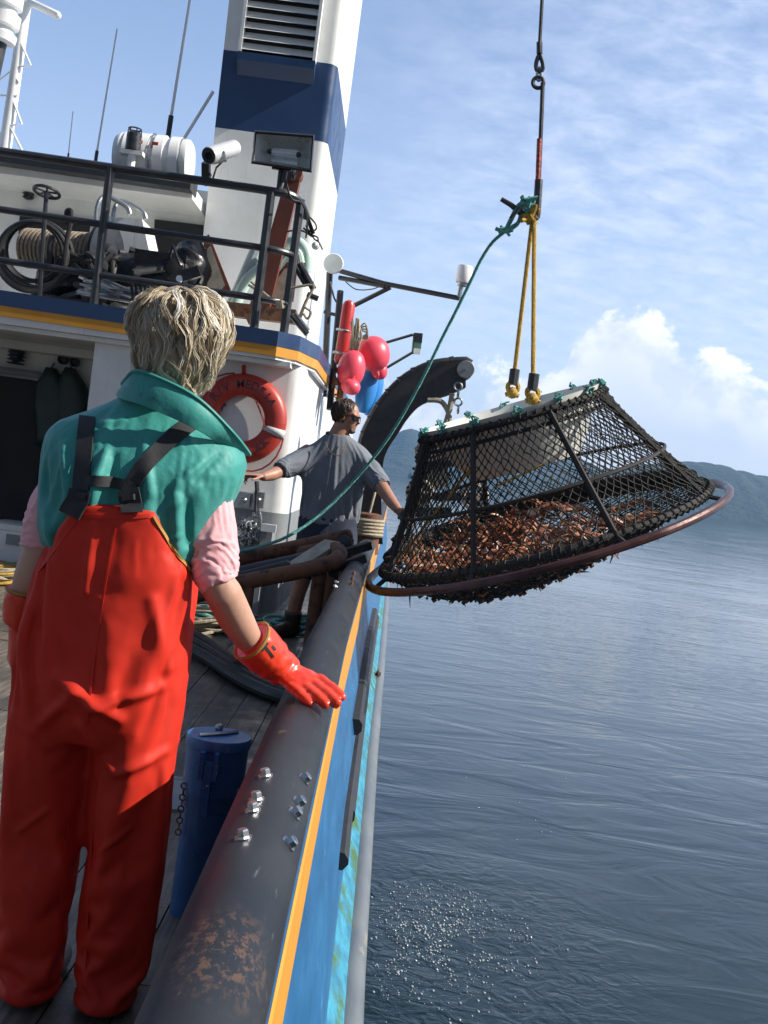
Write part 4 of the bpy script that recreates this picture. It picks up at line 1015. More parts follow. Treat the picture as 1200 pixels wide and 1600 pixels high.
# poles and lines lashed at the rail corner
lp = thing('lashed_poles', 'dark poles and ropes lashed to the outer rail corner', 'poles', P(470, 460, 9.3))
ROPE_T = mat('weathered_rope', (.42, .36, .26), (.26, .21, .15), 50, .85, bump=.5, bscale=120)
for q, r, m in (([(468, 412), (490, 452)], .028, BLACK_PAINT), ([(462, 420), (478, 447)], .018, BLACK_PAINT), ([(455, 492), (480, 522)], .026, BLACK_PAINT), ([(462, 490), (482, 516)], .016, STEEL), ([(480, 460), (497, 467)], .024, BLACK_PAINT)):
    g = G(); g.tube([P(x, y, 9.28) for x, y in q], r, 8); part('pole', g, m, lp)
g = G()
for q in ([(388, 445), (430, 472), (440, 478)], [(392, 440), (425, 468), (445, 480)], [(455, 450), (490, 446), (478, 470), (468, 495)], [(488, 452), (475, 480), (470, 496)], [(476, 480), (486, 488), (480, 498), (474, 490)]): g.tube(spline([P(x, y, 9.12) for x, y in q], 4), .011, 6)
for k in range(4): g.tube([P(432 + k * 2.5, 469, 9.0), P(434 + k * 2.5, 482, 9.0)], .012, 6)
part('rope', g, ROPE_T, lp)
cb = thing('cable_tangle', 'tangle of thin black cables hanging at the funnel corner', 'cables', P(490, 370, 9.6))
g = G()
for q in ([(476, 320), (484, 350), (490, 372), (498, 378), (504, 390)], [(479, 335), (492, 348), (494, 358), (484, 362), (478, 352)], [(474, 356), (485, 366), (497, 372), (494, 386)], [(447, 362), (470, 360), (488, 370)]): g.tube(spline([P(x, y, 9.5) for x, y in q], 5), .008, 5)
for k in range(3): g.tube([P(476 + k * 3, 325 + k * 8, 9.45), P(487 + k * 2, 365, 9.5)], .010, 5)
part('cable', g, RUBBER, cb)
g = G(); c = P(493, 384, 9.5); g.ball(c, .035, 8, 6); part('connector', g, WHITE, cb)
# ------------------------------------------------------------------ outboard boom, buoys and pyro tube forward
bo = thing('sensor_boom', 'black triangular boom carrying a white sensor over the side', 'boom', P(510, 600, 12))
g = G(); g.tube([P(515, 425, 12), P(506, 620, 12)], .035, 8); part('post', g, BLACK_PAINT, bo)
g = G(); g.tube([P(532, 455, 11.9), P(515, 640, 11.6)], .035, 8); part('post', g, BLACK_PAINT, bo)
g = G(); g.tube([P(520, 420, 12), P(600, 443, 11.8), P(718, 466, 11.6)], .026, 8); g.tube([P(530, 434, 12), P(602, 447, 11.8)], .026, 8); g.tube([P(610, 449, 11.8), P(524, 492, 12)], .025, 8); g.tube([P(506, 487, 12), P(524, 492, 12)], .02, 6); part('arm', g, BLACK_PAINT, bo)
c = P(719, 460, 11.6); g = G(); g.lathe(P(723, 442, 11.6), (.05, 0, 1), [(0, .075), (.02, .082), (.16, .080), (.175, .07)], 20); sn = part('sensor', g, WHITE_GLOSS, bo)
g = G(); g.tube([P(717, 465, 11.6), P(722, 440, 11.6)], .025, 8); g.lathe(P(722, 447, 11.6), (.05, 0, 1), [(0, .05), (.04, .055)], 12); part('sensor_foot', g, STEEL, sn)
g = G(); g.tube(spline([P(540, 440, 11.9), P(556, 452, 11.9), P(580, 452, 11.9), P(598, 446, 11.8)], 5), .006, 5); g.tube(spline([P(516, 440, 11.9), P(522, 465, 11.9), P(530, 478, 11.9)], 5), .010, 5); part('cable', g, RUBBER, bo)
g = G(); c = P(521, 412, 11.95); g.lathe(c, (0, -1, 0), [(-.04, .10), (.0, .11), (.02, .10)], 16); solo('round_float', g, mat('pale_grey_plastic', (.6, .66, .66), None, 5, .4), 'pale round disc mounted by the funnel corner above the boom', 'disc', c)
lb = thing('light_bracket', 'small deck light held out on thin black arms behind the buoys', 'light', P(600, 570, 13.5))
g = G(); g.tube([P(520, 540, 13.5), P(570, 545, 13.5), P(645, 523, 13.4)], .018, 6); g.tube([P(560, 600, 13.5), P(600, 577, 13.5), P(644, 551, 13.4)], .018, 6); g.tube([P(648, 521, 13.4), P(645, 553, 13.4)], .018, 6); part('arm', g, BLACK_PAINT, lb)
a, b = P(654, 521, 13.4), P(651, 553, 13.4); g = G(); g.beam(a, a.lerp(b, .45), .09, .1); part('lamp_box', g, BLACK_PAINT, lb)
g = G(); g.beam(a.lerp(b, .45), a.lerp(b, .75), .07, .09); part('lens', g, mat('green_lens', (.12, .28, .22), None, 5, .2), lb)
g = G(); g.beam(a.lerp(b, .75), b, .07, .08); part('base', g, WHITE, lb)
PINK = mat('pink_buoy', (.80, .085, .13), (.74, .07, .11), 3, .34, sss=0)
BBLUE = mat('blue_buoy', (.03, .24, .62), (.025, .2, .55), 3, .4)
def buoy(px, py, Y, r, h, m, lab, nm='fender_buoy', tilt=(0, 0, 1)):
    c = P(px, py, Y); t = thing(nm, lab, 'buoy', c, 'round buoys hung by the deckhouse side'); ax = Vector(tilt).normalized()
    prof = [(-h + h * .02, r * .08)] + [(-h * cos(pi * i / 14), r * sin(pi * i / 14) ** .85) for i in range(1, 14)] + [(h * .99, r * .12)]
    g = G(); g.lathe(c, ax, prof, 28); part('float', g, m, t, smooth=180)
    g = G(); g.lathe(c, ax, [(h * .93, r * .22), (h * 1.1, r * .18), (h * 1.16, r * .1)], 14); g.torus(c + ax * h * 1.2, (0, 1, 0), r * .13, r * .05, 12, 5); part('eye', g, m, t); return t
buoy(583, 553, 11.6, .176, .182, PINK, 'largest pink round buoy, topmost of the buoys by the deckhouse', tilt=(.3, 0, -1))
buoy(549, 576, 11.3, .14, .19, PINK, 'pink egg shaped buoy hanging left of the largest buoy', tilt=(.05, 0, 1))
buoy(548, 604, 11.2, .098, .08, PINK, 'small pink buoy lowest of the pink ones', tilt=(.2, -.3, 1))
buoy(593, 580, 11.8, .085, .09, PINK, 'pink buoy mostly hidden behind the largest pink one')
buoy(573, 608, 11.9, .11, .26, BBLUE, 'long blue buoy hanging under the pink buoys', tilt=(.1, 0, 1))
buoy(583, 612, 12.1, .10, .27, BBLUE, 'blue buoy standing behind the long blue one', tilt=(.1, 0, 1))
pt = thing('red_tube', 'red rescue tube with grey clips lashed to the post', 'rescue tube', P(540, 520, 11.4))
REDT = mat('red_tube', (.50, .030, .028), (.42, .03, .03), 4, .35)
g = G(); g.tube([P(545, 478, 11.4), P(538, 525, 11.4), P(532, 562, 11.4)], .066, 14, round_end=True); part('tube', g, REDT, pt)
g = G(); g.torus(P(537, 517, 11.4), (.1, 0, 1), .07, .012, 16, 6); part('clip', g, STEEL, pt); g = G(); g.torus(P(533, 553, 11.4), (.1, 0, 1), .075, .014, 16, 6); part('clip', g, STEEL, pt)
g = G(); g.tube([P(550, 480, 11.5), P(546, 560, 11.5)], .02, 6); part('rod', g, WHITE, pt)
rcl = thing('rope_hank', 'hank of tan rope hanging beside the red rescue tube', 'rope', P(553, 530, 11.35))
g = G()
for k in range(12): g.tube(spline([P(553 + rr.uniform(-5, 8), 505 + rr.uniform(-8, 6), 11.3), P(560 + rr.uniform(-12, 8), 530 + rr.uniform(-5, 5), 11.25), P(550 + rr.uniform(-8, 8), 556 + rr.uniform(-6, 4), 11.3)], 5), .013, 5)
for k in range(4): g.tube(spline([P(560, 515, 11.3), P(570 + k, 505 + 5 * k, 11.3), P(574, 520 + 3 * k, 11.3), P(562, 528, 11.3)], 5), .008, 5)
part('rope', g, ROPE_T, rcl)
g = G(); g.box(P(523, 640, 11.4), P(540, 600, 11.6)); g.box(P(518, 604, 11.3), P(526, 590, 11.5))
for k in range(6): g.tube([P(524 + rr.uniform(-6, 10), 590 + rr.uniform(-20, 30), 11.3) for _ in range(3)], .012, 5)
solo('fitting_cluster', g, RUST, 'rusty fittings and lines at the foot of the boom post', 'fittings', P(530, 610, 11.4))
# ------------------------------------------------------------------ foreground deck gear
PIPEB = mat('blue_vent_paint', (.014, .070, .19), (.024, .10, .25), 7, .36, bump=.12, bscale=30, spot=(.05, .04, .035), spot_scale=9, spot_lo=.64, spot_hi=.7)
vt = thing('vent_pipe', 'blue capped vent pipe standing on the deck by the rail', 'vent pipe', (-.365, 3.09, 0))
c = V(-.372, 3.09, 0)
g = G(); g.lathe(c, (0, 0, 1), [(.0, .076), (.3, .074), (.302, .078), (.345, .079)], 32); part('pipe', g, PIPEB, vt)
g = G(); g.lathe(c, (0, 0, 1), [(.345, .084), (.47, .086), (.472, .090), (.495, .091), (.50, .088), (.496, .02)], 36)
g.box(c + V(-.03, -.115, .40), c + V(-.018, -.09, .475)); g.box(c + V(.008, -.115, .40), c + V(.02, -.09, .475)); g.box(c + V(-.016, -.112, .30), c + V(.006, -.095, .45)); cp = part('cap', g, mat('blue_cap_paint', (.018, .09, .25), (.035, .13, .32), 7, .33, bump=.1, spot=(.42, .42, .38), spot_scale=16, spot_lo=.63, spot_hi=.67), vt)
g = G(); g.tube([c + V(-.05, -.04, .502), c + V(.045, .05, .502)], .006, 5); g.ball(c + V(-.01, .06, .505), .012, 8, 5); part('lid_bar', g, STEEL, cp)
g = G()
for k in range(9): g.torus(c + V(-.072, -.05, .36 - .016 * k), (1, .2, 0) if k % 2 else (.2, 1, 0), .0085, .0022, 10, 5)
part('chain', g, RUST, vt)
g = G(); c = PZ(268, 1242, .0); g.lathe(c, (0, 0, 1), [(.0, .20), (.012, .20), (.016, .19), (.016, .16), (.012, .155), (.012, .05)], 36); solo('deck_plate', g, GREY_PAINT, 'round flush metal plate in the deck behind the blue vent pipe', 'deck plate', c)
def coil(name, px, py, R, n, cols, lab, z=.02, seed=1):
    t = thing(name, lab, 'rope', PZ(px, py, 0)); rq = random.Random(seed); c = PZ(px, py, 0)
    for m in cols:
        g = G()
        for k in range(n):
            cc = c + V(rq.uniform(-.12, .12), rq.uniform(-.2, .2), z + rq.uniform(0, .10)); g.torus(cc, (rq.uniform(-.2, .2), rq.uniform(-.2, .2), 1), R * rq.uniform(.6, 1.1), .013, 28, 6)
        part('rope', g, m, t)
    return t
coil('rope_coil', 318, 978, .30, 9, (GROPE, ROPE_T, ROPE_T), 'heap of green and tan rope coils on deck beside the woman', seed=2)
coil('rope_coil', 470, 985, .22, 6, (GROPE,), 'loose green line on deck by the man\'s boots', seed=7)
coil('rope_coil', -8, 905, .25, 9, (YROPE, ROPE_T), 'heap of pale yellow rope at the left picture edge', seed=9)
hs = thing('deck_hose', 'thick black hose lying across the deck planks', 'hose', PZ(370, 1040, 0))
for k in range(3):
    g = G(); o_ = k * 12; g.tube(spline([PZ(270, 975 + o_, .05), PZ(320, 1002 + o_, .05), PZ(375, 1042 + o_ * .8, .05), PZ(430, 1072 + o_ * .6, .05), PZ(480, 1088 + o_ * .4, .05)], 6), .036, 10); part('hose', g, RUBBER, hs)
lc = thing('pot_launcher', 'rack of rusty bent pipes reaching to the rail before the man', 'pot launcher', P(440, 900, 6.9))
def pp(q): return [P(x, y, Y) for x, y, Y in q]
for q, r, m in (([(300, 890, 7.2), (370, 874, 7.2), (470, 853, 7.2), (546, 837, 7.2)], .046, RUST), ([(300, 925, 6.8), (370, 897, 6.8), (470, 874, 6.9), (520, 858, 7.0)], .042, DARK_STEEL),
             ([(290, 935, 6.5), (370, 912, 6.5), (460, 894, 6.5), (502, 884, 6.5), (524, 876, 6.55), (530, 862, 6.75), (512, 858, 6.95), (470, 866, 7.0)], .048, RUST), ([(300, 918, 6.65), (400, 895, 6.65), (450, 882, 6.65)], .03, DARK_STEEL)):
    g = G(); g.tube(spline(pp(q), 6), r, 14, round_end=.5); part('pipe', g, m, lc)
g = G(); g.beam(P(455, 890, 6.62), P(520, 848, 6.9), .12, .03); g.beam(P(372, 918, 6.7), P(420, 902, 6.7), .10, .03); part('plate', g, CONCRETE, lc)
g = G(); g.lathe(P(538, 848, 7.14), (0, -1, 0), [(0, .05), (.03, .05), (.04, .03)], 14); part('pivot', g, DARK_STEEL, lc)
for q in ([(510, 892, 6.7), (545, 878, 6.75), (570, 872, 6.8)], [(535, 865, 7.0), (578, 852, 7.1)]):
    g = G(); g.beam(P(*q[0]), P(*q[-1]), .05, .05); part('arm', g, DARK_STEEL, lc)
for px, py, Y in ((500, 890, 6.55), (390, 905, 6.5), (545, 842, 7.2)):
    a = P(px, py, Y); g = G(); g.tube([a, V(a.x, a.y, 0)], .042 if px == 500 else .035, 12); part('leg', g, RUST, lc)
# fittings on the deckhouse wall
fw = thing('hydraulic_fitting', 'grey wall plates with levers, shackle and chain below the life ring', 'fitting', P(400, 800, 9.2))
for x0 in (383, 405):
    a, b = P(x0 - 10, 792, 9.28), P(x0 + 10, 770, 9.28); g = G(); g.box((min(a.x, b.x), 9.22, min(a.z, b.z)), (max(a.x, b.x), 9.296, max(a.z, b.z))); g.lathe((a + b) / 2 - V(0, .05, 0), (0, -1, 0), [(0, .03), (.02, .02), (.03, .012)], 10); part('plate', g, STEEL, fw)
g = G(); g.tube([P(401, 752, 9.15), P(399, 800, 9.15)], .012, 6); g.tube([P(401, 752, 9.15), P(402, 768, 9.15)], .02, 6); part('lever', g, DARK_STEEL, fw)
g = G(); g.tube(spline([P(396, 800, 9.15), P(394, 815, 9.15), P(400, 822, 9.15), P(407, 815, 9.15), P(405, 800, 9.15)], 4), .014, 6); g.lathe(P(394, 806, 9.15), (1, 0, 0), [(0, .014), (.07, .014)], 8); part('shackle', g, STEEL, fw)
g = G()
for k in range(40): g.torus(P(384 + rr.uniform(-10, 16), 828 + rr.uniform(-14, 22), 9.0 + rr.uniform(0, .12)), (rr.uniform(-1, 1), rr.uniform(-1, 1), rr.uniform(-1, 1)), .028, .008, 10, 5)
part('chain', g, STEEL, fw)
a, b = P(405, 862, 9.05), P(428, 822, 9.05); g = G(); g.box((a.x, 9.0, a.z), (b.x, 9.29, b.z)); g.box((a.x - .3, 9.05, 0), (b.x - .05, 9.29, a.z + .1)); part('box', g, GREY_PAINT, fw)
g = G(); a = P(428, 826, 9.0); g.box((a.x - .10, 8.96, a.z - .03), (a.x + .02, 8.995, a.z + .03)); part('bracket', g, WHITE, fw)
wn_ = thing('rope_bitt', 'bitt wound with grey rope at the foot of the davit', 'bitt', P(573, 835, 9.2))
g = G(); c = P(572, 822, 9.2); 
for k in range(5): g.torus(c + V(0, 0, -.06 + k * .028), (0, 0, 1), .135, .017, 24, 6)
g.tube([c, P(578, 800, 9.2), P(586, 770, 9.3)], .012, 6); part('rope', g, ROPE_T, wn_)
g = G(); g.lathe(c - V(0, 0, .22), (0, 0, 1), [(0, .13), (.1, .12), (.32, .12), (.33, .09)], 20); part('post', g, RUST, wn_)
ck = thing('cool_box', 'white cool box on deck in the dark recess', 'cool box', V(-3.15, 9.9, 0))
a = V(-3.15, 9.9, 0); g = G(); g.rings([[a + V(sx * w_, sy * d_, z) for sx, sy in ((-1, -1), (1, -1), (1, 1), (-1, 1))] for z, w_, d_ in ((0, .2, .17), (.02, .215, .18), (.34, .235, .2), (.36, .23, .195))]); part('body', g, WHITE_GLOSS, ck)
g = G(); g.rings([[a + V(sx * w_, sy * d_, z) for sx, sy in ((-1, -1), (1, -1), (1, 1), (-1, 1))] for z, w_, d_ in ((.362, .245, .21), (.41, .245, .21), (.42, .22, .19))]); part('lid', g, WHITE, ck)
g = G(); g.box(a + V(-.06, -.215, .24), a + V(.06, -.198, .33)); part('latch', g, GREY_PAINT, ck)
# raincoats hanging in the recess
RAINC = mat('dark_green_oilskin', (.012, .03, .028), (.02, .042, .04), 6, .45, bump=.3, bscale=12)
for px, lab in ((80, 'dark green raincoat hanging next to the doorway'), (110, 'dark oilskin hanging right of the green raincoat')):
    a = P(px, 575, 10.78); b = P(px + 2, 700, 10.78); rings = []
    for k in range(9):
        t = k / 8; c = a.lerp(b, t); wv = lerp(.05, .16, min(1, t * 4)); rings.append([c + V(wv * cos(q) * (1 + .1 * sin(5 * q + k)), .07 * sin(q), 0) for q in [2 * pi * i / 16 for i in range(16)]])
    t_ = thing('raincoat', lab, 'raincoat', a); part('coat', G().rings(rings), RAINC, t_, smooth=180); g = G(); g.tube([a + V(0, .0, .0), a + V(0, .07, .05)], .012, 6); part('hook', g, STEEL, t_)
# bits of weed caught on the guard pipe
for k, (px, py) in enumerate(((588, 1040), (591, 1053), (584, 1110), (581, 1138))):
    c = PX(px, py, hx(5) + .20); g = G()
    for q in range(7): g.tube([c + V(rr.uniform(-.02, .02), rr.uniform(-.06, .06), rr.uniform(-.02, .03)) for _ in range(3)], [.008, .010, .003], 5)
    solo('seaweed', g, GROWTH, ('scrap of brown weed caught on the guard pipe, farthest one', 'second scrap of brown weed from the farthest on the pipe', 'third scrap of brown weed along the guard pipe', 'nearest scrap of brown weed on the guard pipe')[k], 'seaweed', c, 'weed scraps on the guard pipe')
# ------------------------------------------------------------------ foam where the pot left the water
FOAM = mat('foam_bubbles', (.30, .33, .35), (.20, .23, .25), 30, .15)
g = G(); rf = random.Random(8)
k = 0
while k < 900:
    px, py = rf.gauss(690, 75), rf.gauss(1455, 55)
    if px < 578 or py > 1620 or px > 930 or py < 1375 + max(0, px - 700) * .45: continue
    if noise.noise(V(px * .02, py * .03, 2)) < -.05 + rf.uniform(-.3, .2): continue
    p = PZ(px, py, WATER_Z); r = rf.choice((.003, .004, .004, .005, .006, .009)); b = len(g.v); g.ball(p, (r, r, r * .8), 6, 4); k += 1
for px, py in ((818, 1198), (811, 1254), (748, 1262), (728, 1215), (673, 1109), (836, 1282), (846, 1300), (860, 1300), (745, 1098), (744, 1078), (883, 1217), (807, 1312)):
    g.ball(PZ(px, py, WATER_Z), (.007, .007, .006), 8, 6)
setting('foam', g, FOAM, kind='stuff', smooth=180)
# ------------------------------------------------------------------ sea air
def haze():
    m = bpy.data.materials.new('sea_haze'); m.use_nodes = True; t = m.node_tree; t.nodes.clear()
    v = t.nodes.new('ShaderNodeVolumePrincipled'); v.inputs['Color'].default_value = (.30, .58, 1, 1); v.inputs['Density'].default_value = HAZE_D; v.inputs['Anisotropy'].default_value = .2
    o = t.nodes.new('ShaderNodeOutputMaterial'); t.links.new(v.outputs[0], o.inputs['Volume'])
    g = G(); g.box((-4300, -70, WATER_Z - 4), (4300, 3000, 200)); h = setting('haze', g, m, kind='stuff', smooth=0); return h
HAZE_D = .00018
haze()
# ------------------------------------------------------------------ people
SKIN = mat('fair_skin', (.50, .30, .215), (.44, .24, .17), 14, .5, bump=.15, bscale=120, sss=.15, bdist=.002)
SKIN_T = mat('tanned_skin', (.40, .205, .135), (.33, .155, .10), 14, .5, bump=.1, bscale=120, sss=.12, bdist=.002)
VESTM = mat('teal_vest_cloth', (.030, .285, .245), (.022, .225, .20), 5, .62, bump=.55, bscale=16, bdist=.006, spot=(.012, .13, .12), spot_scale=14, spot_lo=.62, spot_hi=.72, sheen=.15)
PINKC = mat('pink_shirt_cloth', (.78, .40, .42), (.72, .35, .37), 9, .85, bump=.3, bscale=70, bdist=.003, sheen=.2)
BIB = mat('orange_red_oilskin', (.60, .030, .014), (.50, .024, .011), 4, .60, bump=.12, bscale=45, bdist=.003, spot=(.40, .016, .010), spot_scale=7, spot_lo=.62, spot_hi=.75, spec=.25)
GLOVE = mat('orange_rubber_glove', (.74, .055, .020), (.66, .04, .016), 12, .30, bump=.2, bscale=35, bdist=.003)
STRAP = mat('black_webbing', (.010, .011, .013), (.018, .019, .022), 40, .7, bump=.3, bscale=200, bdist=.002)
TRIM = mat('ochre_trim', (.40, .20, .03), (.30, .15, .02), 20, .7)
BOOTW = mat('pale_boot_rubber', (.40, .38, .34), (.28, .26, .23), 8, .5)
BOOTB = mat('brown_boot_rubber', (.035, .022, .016), (.055, .035, .025), 8, .45, bump=.1)
GREYT = mat('grey_t_shirt', (.17, .19, .22), (.145, .16, .19), 8, .85, bump=.3, bscale=50, bdist=.004)
NAVYC = mat('navy_shorts_cloth', (.014, .020, .042), (.02, .028, .055), 8, .8, bump=.3, bscale=40)
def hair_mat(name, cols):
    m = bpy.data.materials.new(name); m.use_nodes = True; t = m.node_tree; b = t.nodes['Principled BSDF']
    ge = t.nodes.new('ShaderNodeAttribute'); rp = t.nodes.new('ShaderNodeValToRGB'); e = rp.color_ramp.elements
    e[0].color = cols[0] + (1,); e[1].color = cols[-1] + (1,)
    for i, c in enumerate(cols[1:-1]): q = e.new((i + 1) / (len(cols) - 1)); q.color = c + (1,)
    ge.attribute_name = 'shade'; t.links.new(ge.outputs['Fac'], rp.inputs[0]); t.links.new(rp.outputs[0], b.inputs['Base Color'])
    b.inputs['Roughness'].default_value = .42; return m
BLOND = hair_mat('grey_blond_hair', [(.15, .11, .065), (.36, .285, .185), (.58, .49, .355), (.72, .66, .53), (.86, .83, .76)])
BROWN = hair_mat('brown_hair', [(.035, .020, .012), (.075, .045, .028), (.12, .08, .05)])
BROWN_CORD = mat('tan_cord', (.22, .14, .07), None, 20, .8)
def ridged(p, s): return (1 - abs(noise.noise(Vector((p.x * s[0], p.y * s[1], p.z * s[2]))))) ** 3
def finger(g, b, f, pn, ln, r, curl):
    """three joints bending towards the palm side pn"""
    d = f.normalized(); ax = d.cross(pn).normalized(); pts = [b - d * r * .8, b]; rs = [r * 1.02, r * 1.05]; p = b
    for k, s in enumerate((.44, .31, .25)):
        d = (Matrix.Rotation(curl * (.7, 1.0, .7)[k], 3, ax) @ d).normalized(); m = p + d * (ln * s * .5); p = p + d * (ln * s); pts += [m, p]; rs += [r * (1 - .06 * k), r * (.98 - .09 * k)]
    g.tube(pts, rs, 8, round_end=True); return p
def hand(g, w, f, pn, side, k=1.0, curls=(.2, .2, .22, .28), thumb=.35, spread=.10, fr=.0088):
    """w wrist, f pointing direction, pn out of the palm, side: thumb side vector"""
    f = f.normalized(); pn = (pn - f * pn.dot(f)).normalized(); s = f.cross(pn).normalized()
    if s.dot(side) < 0: s = -s
    pal = [w - f * .02 * k, w + f * .02 * k, w + f * .05 * k, w + f * .080 * k, w + f * .094 * k]
    b = len(g.v); rings = []
    for p, wd, th in zip(pal, (.026, .032, .040, .042, .036), (.020, .019, .017, .0145, .011)):
        rings.append([p + s * (wd * k * cos(2 * pi * i / 12)) + pn * (th * k * sin(2 * pi * i / 12)) for i in range(12)])
    g.rings(rings if (s.cross(pn)).dot(f) > 0 else [r[::-1] for r in rings])
    tips = []
    for i, (off, ln) in enumerate(((.0315, .072), (.0105, .080), (-.0105, .075), (-.0310, .058))):
        tips.append(finger(g, w + f * (.092 - .006 * abs(i - 1)) * k + s * off * k, f + s * (off / .03) * spread, pn, ln * k, (fr if i < 3 else fr * .9) * k, curls[i]))
    tb = w + f * .028 * k + s * .032 * k + pn * .006 * k; d = (f * .72 + s * .62 + pn * thumb).normalized()
    g.tube([tb - s * .012 * k, tb, tb + d * .030 * k, tb + (d * .034 + (d + f * .35) * .024) * k, tb + (d * .034 + (d + f * .5) * .042) * k], [.0125 * k, .0125 * k, .0115 * k, .0105 * k, .009 * k], 8, round_end=True)
    return tips
def head(g, c, fd, k=1.0, tilt=0.0):
    """skull, jaw, nose, brow, lips, ears about centre c facing fd"""
    fd = Vector(fd).normalized(); s = fd.cross(V(0, 0, 1)).normalized(); u = s.cross(fd)
    def q(x, y, z): return c + (fd * x + s * y + u * z) * k
    def blob(x, y, z, a, b, h, n=16):
        gg = G(); gg.ball((0, 0, 0), (1, 1, 1), n, 10); M_ = Matrix(((fd.x * a * k, s.x * b * k, u.x * h * k, 0), (fd.y * a * k, s.y * b * k, u.y * h * k, 0), (fd.z * a * k, s.z * b * k, u.z * h * k, 0), (0, 0, 0, 1))); M_.translation = q(x, y, z); g.add(gg, M_)
    blob(-.008, 0, .030, .094, .074, .083); blob(.030, 0, -.030, .060, .060, .075); blob(.050, 0, -.080, .034, .034, .026)
    for sd in (-1, 1):
        blob(.052, sd * .040, -.022, .028, .022, .022); blob(.075, sd * .030, .022, .014, .026, .009); blob(.0, sd * .075, -.012, .018, .009, .032, 10); blob(.078, sd * .012, -.028, .010, .009, .008, 8)
    g.tube([q(.086, 0, .018), q(.097, 0, -.008), q(.105, 0, -.026), q(.092, 0, -.034)], [.008 * k, .010 * k, .012 * k, .010 * k], 8, round_end=True)
    g.tube([q(.074, -.024, -.056), q(.086, 0, -.054), q(.074, .024, -.056)], [.005 * k, .008 * k, .005 * k], 6); g.tube([q(.073, -.02, -.066), q(.084, 0, -.067), q(.073, .02, -.066)], [.005 * k, .009 * k, .005 * k], 6)
    return q
def eyes(q, parent, k=1.0):
    EW = MATS.get('eye_white') or mat('eye_white', (.75, .73, .70), None, 5, .25); ED = MATS.get('eye_iris') or mat('eye_iris', (.05, .05, .04), None, 5, .2)
    for sd in (-1, 1):
        g = G(); g.ball(q(.073, sd * .030, .002), .012 * k, 12, 8); e = part('eye', g, EW, parent, smooth=180)
        g = G(); g.ball(q(.081, sd * .030, .002), .0058 * k, 8, 6); part('iris', g, ED, e, smooth=180)
def hair_locks(c, fd, R, nl, per, seed, ln, lay=.016, wave=1.0, rad=.009, r=.0009, face=.30, cz=1.0, st=8, nape=.13, swirl=.5):
    """wavy locks of fine strands flowing from the crown; returns the mesh and one shade per vertex"""
    rh = random.Random(seed); fd = Vector(fd).normalized(); g = G(); shade = []; crown = (V(0, 0, 1) - fd * .25).normalized(); made = 0
    side = fd.cross(V(0, 0, 1)).normalized()
    while made < nl:
        d = V(rh.gauss(0, 1), rh.gauss(0, 1), rh.gauss(0, 1)).normalized()
        if d.z < -.35 or (d.dot(fd) > face and d.z < .62) or (d.dot(fd) > -.05 and d.z < -.15): continue
        made += 1; L_ = ln * rh.uniform(.55, 1.15); p = c + V(d.x * R, d.y * R, d.z * R * cz); gp = [p - d * .008]; lift = lay * rh.random() ** 1.3; sw = rh.gauss(0, swirl); ph = rh.uniform(0, 40)
        for i in range(st):
            u = (i + 1) / st; e = p - c; rr = e.normalized(); t = rr - crown; t = t - rr * t.dot(rr)
            if t.length < .05: t = rr.orthogonal()
            t = t.normalized(); t = (t + rr.cross(t) * (sw * (1 - u) + wave * .8 * sin(ph + u * 7.5))).normalized() + V(0, 0, -.55)
            q = V(noise.noise(V(ph, i * .5, 0)), noise.noise(V(ph, i * .5, 9)), noise.noise(V(ph, i * .5, 18)))
            p = p + (t.normalized() + q * .5 * wave).normalized() * (L_ / st); e = p - c; lim = R + lift * (.4 + .6 * sin(pi * min(1, u * 1.1))) + .003
            if p.z > c.z - .02:
                k = lim / max(1e-6, V(e.x, e.y, e.z / cz).length)
                if k > 1 or k < .93: p = c + e * (k if k > 1 else k / .93)
            else:
                h = math.hypot(e.x, e.y); lm = R * (1 - .36 * min(1, (c.z - .02 - p.z) / nape)) + lift * .8
                if h > lm: p = V(c.x + e.x * lm / h, c.y + e.y * lm / h, p.z)
            gp.append(p)
        sh = min(1, max(0, rh.gauss(.5, .26))); w_ = rad * rh.uniform(.6, 1.3)
        for k in range(per):
            a, b_ = rh.uniform(0, 2 * pi), rh.random() ** .5 * w_; fz = rh.uniform(0, 60); pts = []; cut = rh.uniform(.75, 1.0)
            for i, gq in enumerate(gp):
                u = i / st; tg = (gp[min(i + 1, st)] - gp[max(i - 1, 0)]).normalized(); x = tg.cross(gq - c)
                if x.length < 1e-6: x = tg.orthogonal()
                x.normalize(); y = tg.cross(x); f_ = 1.15 - .75 * u
                pts.append(gq.lerp(gp[max(0, i - 1)], 1 - cut) + x * (cos(a) * b_ * f_) + y * (sin(a) * b_ * f_ * .55) + V(noise.noise(V(fz, u * 3, 0)), noise.noise(V(fz, u * 3, 7)), noise.noise(V(fz, u * 3, 14))) * (.004 + .004 * u))
            n0 = len(g.v); rs = [r * (1.1 if i < st * .6 else 1.1 - .8 * (i / st - .6) / .4) for i in range(st + 1)]; g.tube(pts, rs, 3, cap=False)
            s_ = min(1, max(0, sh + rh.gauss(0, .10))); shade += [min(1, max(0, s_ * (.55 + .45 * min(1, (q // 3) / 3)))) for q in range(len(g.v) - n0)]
    return g, shade
def hair_part(name, gs, m, parent):
    g, sh = gs; o = part(name, g, m, parent, smooth=180); a = o.data.attributes.new('shade', 'FLOAT', 'POINT'); a.data.foreach_set('value', sh); return o
# ================= the woman in oilskins
def W(px, py, Y=2.5): return P(px, py, Y)
WY = 2.5
wo = thing('person', 'grey blond person seen from behind in orange bib overalls and teal vest', 'person', (-.56, 2.5, 0))
HC = V(-.497, 2.50, 1.512); HF = V(.72, .66, -.18)
